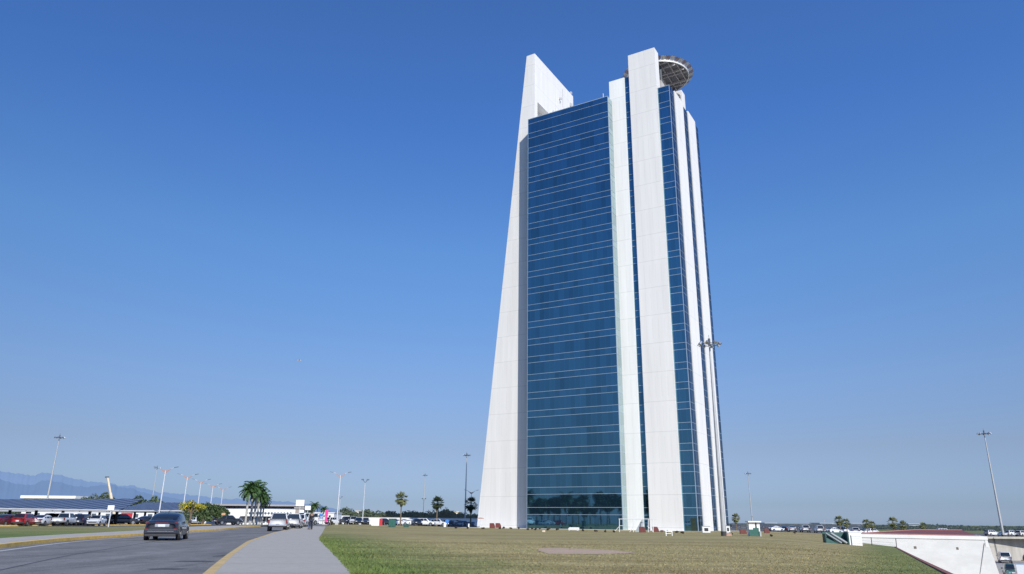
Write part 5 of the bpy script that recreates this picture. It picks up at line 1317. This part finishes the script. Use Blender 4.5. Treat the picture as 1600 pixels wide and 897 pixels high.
# ---------------------------------------------------------------- people
def skin(name, verts, edges, radii, m, parent, root=0, sub=1):
    me = bpy.data.meshes.new(name); me.from_pydata(verts, edges, []); me.materials.append(m)
    o = bpy.data.objects.new(name, me); C.objects.link(o); o.parent = parent
    md = o.modifiers.new('skin', 'SKIN'); 
    bm = bmesh.new(); bm.from_mesh(me); lay = bm.verts.layers.skin.verify()
    bm.verts.ensure_lookup_table()
    for i, v in enumerate(bm.verts):
        r_ = radii[i]; v[lay].radius = r_ if isinstance(r_, tuple) else (r_, r_); v[lay].use_root = (i == root)
    bm.to_mesh(me); bm.free()
    md.use_smooth_shade = True; md.use_x_symmetry = False
    s = o.modifiers.new('sub', 'SUBSURF'); s.levels = sub; s.render_levels = sub
    return o
def person(loc, rz, label, top, legs, hairc, stride=.18, h=1.72):
    r = thing('person', label, 'person', loc, rz); r.scale = (h/1.75,)*3
    sk = mat('skin_tone', (.33, .19, .125), .6, noise=(8, .05)); st = stride
    V = [(0,0,.95), (0,0,1.12), (0,-.01,1.30), (0,0,1.44), (0,.0,1.52), (0,.03,1.60), (0,.02,1.70),
         (.10,0,.92), (.11,st*.5,.50), (.11,st*.7,.09), (.11,st*.7+.15,.04),
         (-.10,0,.92), (-.11,-st*.15,.50), (-.11,-st,.11), (-.11,-st+.14,.03),
         (.17,0,1.42), (.22,-.05,1.14), (.23,.06,.90), (.235,.09,.82), (.24,.13,.76), (.21,.10,.76),
         (-.17,0,1.42), (-.22,.04,1.14), (-.24,.12,.92), (-.245,.15,.84), (-.25,.19,.78), (-.22,.17,.78)]
    E = [(0,1),(1,2),(2,3),(3,4),(4,5),(5,6),(0,7),(7,8),(8,9),(9,10),(0,11),(11,12),(12,13),(13,14),(3,15),(15,16),(16,17),(17,18),(18,19),(18,20),(3,21),(21,22),(22,23),(23,24),(24,25),(24,26)]
    R_ = [(.14,.10),(.125,.095),(.15,.10),(.10,.075),.05,.085,.075, .085,.055,.04,.035, .085,.055,.04,.035, .055,.042,.032,.034,.014,.012, .055,.042,.032,.034,.014,.012]
    skin('body', V, E, R_, sk, r)
    def grow(ids, extra, m, name, root):
        idx = {v: i for i, v in enumerate(ids)}; vv = [V[i] for i in ids]; ee = [(idx[a], idx[c]) for a, c in E if a in idx and c in idx]
        rr_ = [tuple(q+extra for q in (R_[i] if isinstance(R_[i], tuple) else (R_[i],)*2)) for i in ids]; skin(name, vv, ee, rr_, m, r, idx[root])
    grow([0,1,2,3,15,16,17,21,22,23], .018, top, 'jacket', 1)
    grow([0,7,8,9,11,12,13], .016, legs, 'trousers', 0)
    for s, y in ((.11, st*.7), (-.11, -st)):
        b = MB(); b.box((s-.05, y-.06, .0), (s+.05, y+.21, .09)); b.build('shoe', DARK, r, bevel=.03)
    skin('hair', [(0,-.02,1.63), (0,.0,1.71), (0,.045,1.735)], [(0,1),(1,2)], [.085,.075,.05], hairc, r)
    for s in (-1, 1):
        b = MB(); b.box((s*.035-.012, .105, 1.635), (s*.035+.012, .118, 1.65)); b.build('eye', DARK, r)
        b = MB(); b.box((s*.088-.012, .01, 1.60), (s*.088+.012, .05, 1.66)); b.build('ear', sk, r, bevel=.01)
    b = MB(); b.add([(-.015, .108, 1.60), (.015, .108, 1.60), (0, .14, 1.60), (0, .11, 1.65)], [(0, 1, 2), (0, 2, 3), (2, 1, 3)]); b.build('nose', sk, r)
    b = MB(); b.box((-.025, .1, 1.565), (.025, .112, 1.573)); b.build('mouth', mat('lip_tone', (.25, .09, .08), .6), r)
    return r
hairm = mat('black_hair', (.015, .012, .01), .6, noise=(9, .2))
pp1 = gnd(485.6, 827.3, .004); person(pp1, rad(14), 'person in a black jacket and dark trousers walking away along the pavement', mat('black_jacket', (.02, .02, .024), .8, noise=(9, .2)), mat('dark_trousers', (.03, .035, .055), .8, noise=(9, .2)), hairm, .12, 1.78)
pp2 = gnd(482.6, 827.2, .004); person(pp2+Vector((0, .35, 0)), rad(-4), 'person in a light grey shirt and blue jeans walking just left of the black jacket', mat('grey_shirt', (.30, .31, .33), .8, noise=(9, .15)), mat('blue_jeans', (.06, .10, .2), .8, noise=(9, .15)), hairm, .22, 1.70)

# bird
def bird():
    p = aty(467.5, 563.2, 60); r = thing('bird', 'tiny pale bird gliding in the sky left of the tower', 'bird', p, rad(20))
    b = MB(); b.tube([(-.16, 0, 0), (-.05, 0, .01), (.08, 0, .015), (.16, 0, 0)], [.01, .035, .035, .01], 6)
    for s in (-1, 1): b.add([(.05, 0, .02), (.02, s*.16, .07), (-.02, s*.36, .02), (-.05, s*.16, .05), (-.05, 0, .01)], [(0, 1, 2, 3, 4)])
    b.add([(-.14, 0, 0), (-.24, .04, 0), (-.24, -.04, 0)], [(0, 1, 2)]); b.build('body', mat('pale_feather', (.55, .52, .5), .7, noise=(9, .1)), r)
bird()

# ---------------------------------------------------------------- light, sky, camera
SUN_AZ = rad(-20); EL = rad(30.5)
d = Vector((math.sin(SUN_AZ)*math.cos(EL), math.cos(SUN_AZ)*math.cos(EL), -math.sin(EL)))
L = bpy.data.lights.new('sun', 'SUN'); L.energy = 4.5; L.angle = rad(.55); L.color = (1, .945, .85)
lo = bpy.data.objects.new('sun', L); C.objects.link(lo); lo.rotation_euler = d.to_track_quat('-Z', 'Y').to_euler(); lo.location = (20, -30, 40)
w = bpy.data.worlds.new('World'); bpy.context.scene.world = w; w.use_nodes = True; t = w.node_tree
bg = t.nodes['Background']; sky = nd(t, 'ShaderNodeTexSky', sky_type='NISHITA'); sky.sun_disc = False
sky.sun_elevation = EL; sky.sun_rotation = math.atan2(-d.x, -d.y); sky.altitude = 300; sky.air_density = 1.0; sky.dust_density = .6; sky.ozone_density = 2.0
SKYS = .1
# haze: the clear-sky model corrected by elevation for the blue grey haze of the day
gc = nd(t, 'ShaderNodeTexCoord'); gs = nd(t, 'ShaderNodeSeparateXYZ'); t.links.new(gc.outputs['Generated'], gs.inputs[0])
cr = nd(t, 'ShaderNodeValToRGB'); e = cr.color_ramp.elements
RAMP = [(0.0, (.50, .68, 1.25)), (.022, (.43, .56, .98)), (.093, (.59, .61, .815)), (.179, (.71, .80, 1.03)), (.347, (.72, 1.06, 1.44)), (.504, (.61, 1.04, 1.69)), (.66, (.66, 1.09, 1.75))]
for i, (pz, cc) in enumerate(RAMP):
    el_ = e[i] if i < 2 else e.new(pz)
    el_.position = pz; el_.color = tuple(v/2 for v in cc)+(1,)
t.links.new(gs.outputs[2], cr.inputs[0])
mm = nd(t, 'ShaderNodeVectorMath', operation='MULTIPLY'); t.links.new(sky.outputs[0], mm.inputs[0]); t.links.new(cr.outputs[0], mm.inputs[1])
m2 = nd(t, 'ShaderNodeVectorMath', operation='SCALE'); m2.inputs['Scale'].default_value = 2.; t.links.new(mm.outputs[0], m2.inputs[0])
az = nd(t, 'ShaderNodeMath', operation='MULTIPLY_ADD'); t.links.new(gs.outputs[0], az.inputs[0]); az.inputs[1].default_value = .42; az.inputs[2].default_value = 2.02; t.links.new(az.outputs[0], m2.inputs['Scale'])
t.links.new(m2.outputs[0], bg.inputs['Color']); bg.inputs['Strength'].default_value = SKYS
cam = bpy.data.cameras.new('camera'); co = bpy.data.objects.new('camera', cam); C.objects.link(co)
cam.sensor_width = 36; cam.lens = F/1600*36; cam.clip_start = .1; cam.clip_end = 40000
co.matrix_world = Matrix.Translation((0, 0, CZ)) @ CAMR.to_4x4()
sc = bpy.context.scene; sc.camera = co
sc.view_settings.view_transform = 'Standard'; sc.view_settings.look = 'None'; sc.view_settings.exposure = 0; sc.view_settings.gamma = 1
sc.cycles.caustics_reflective = False; sc.cycles.caustics_refractive = False
sc.cycles.max_bounces = 6
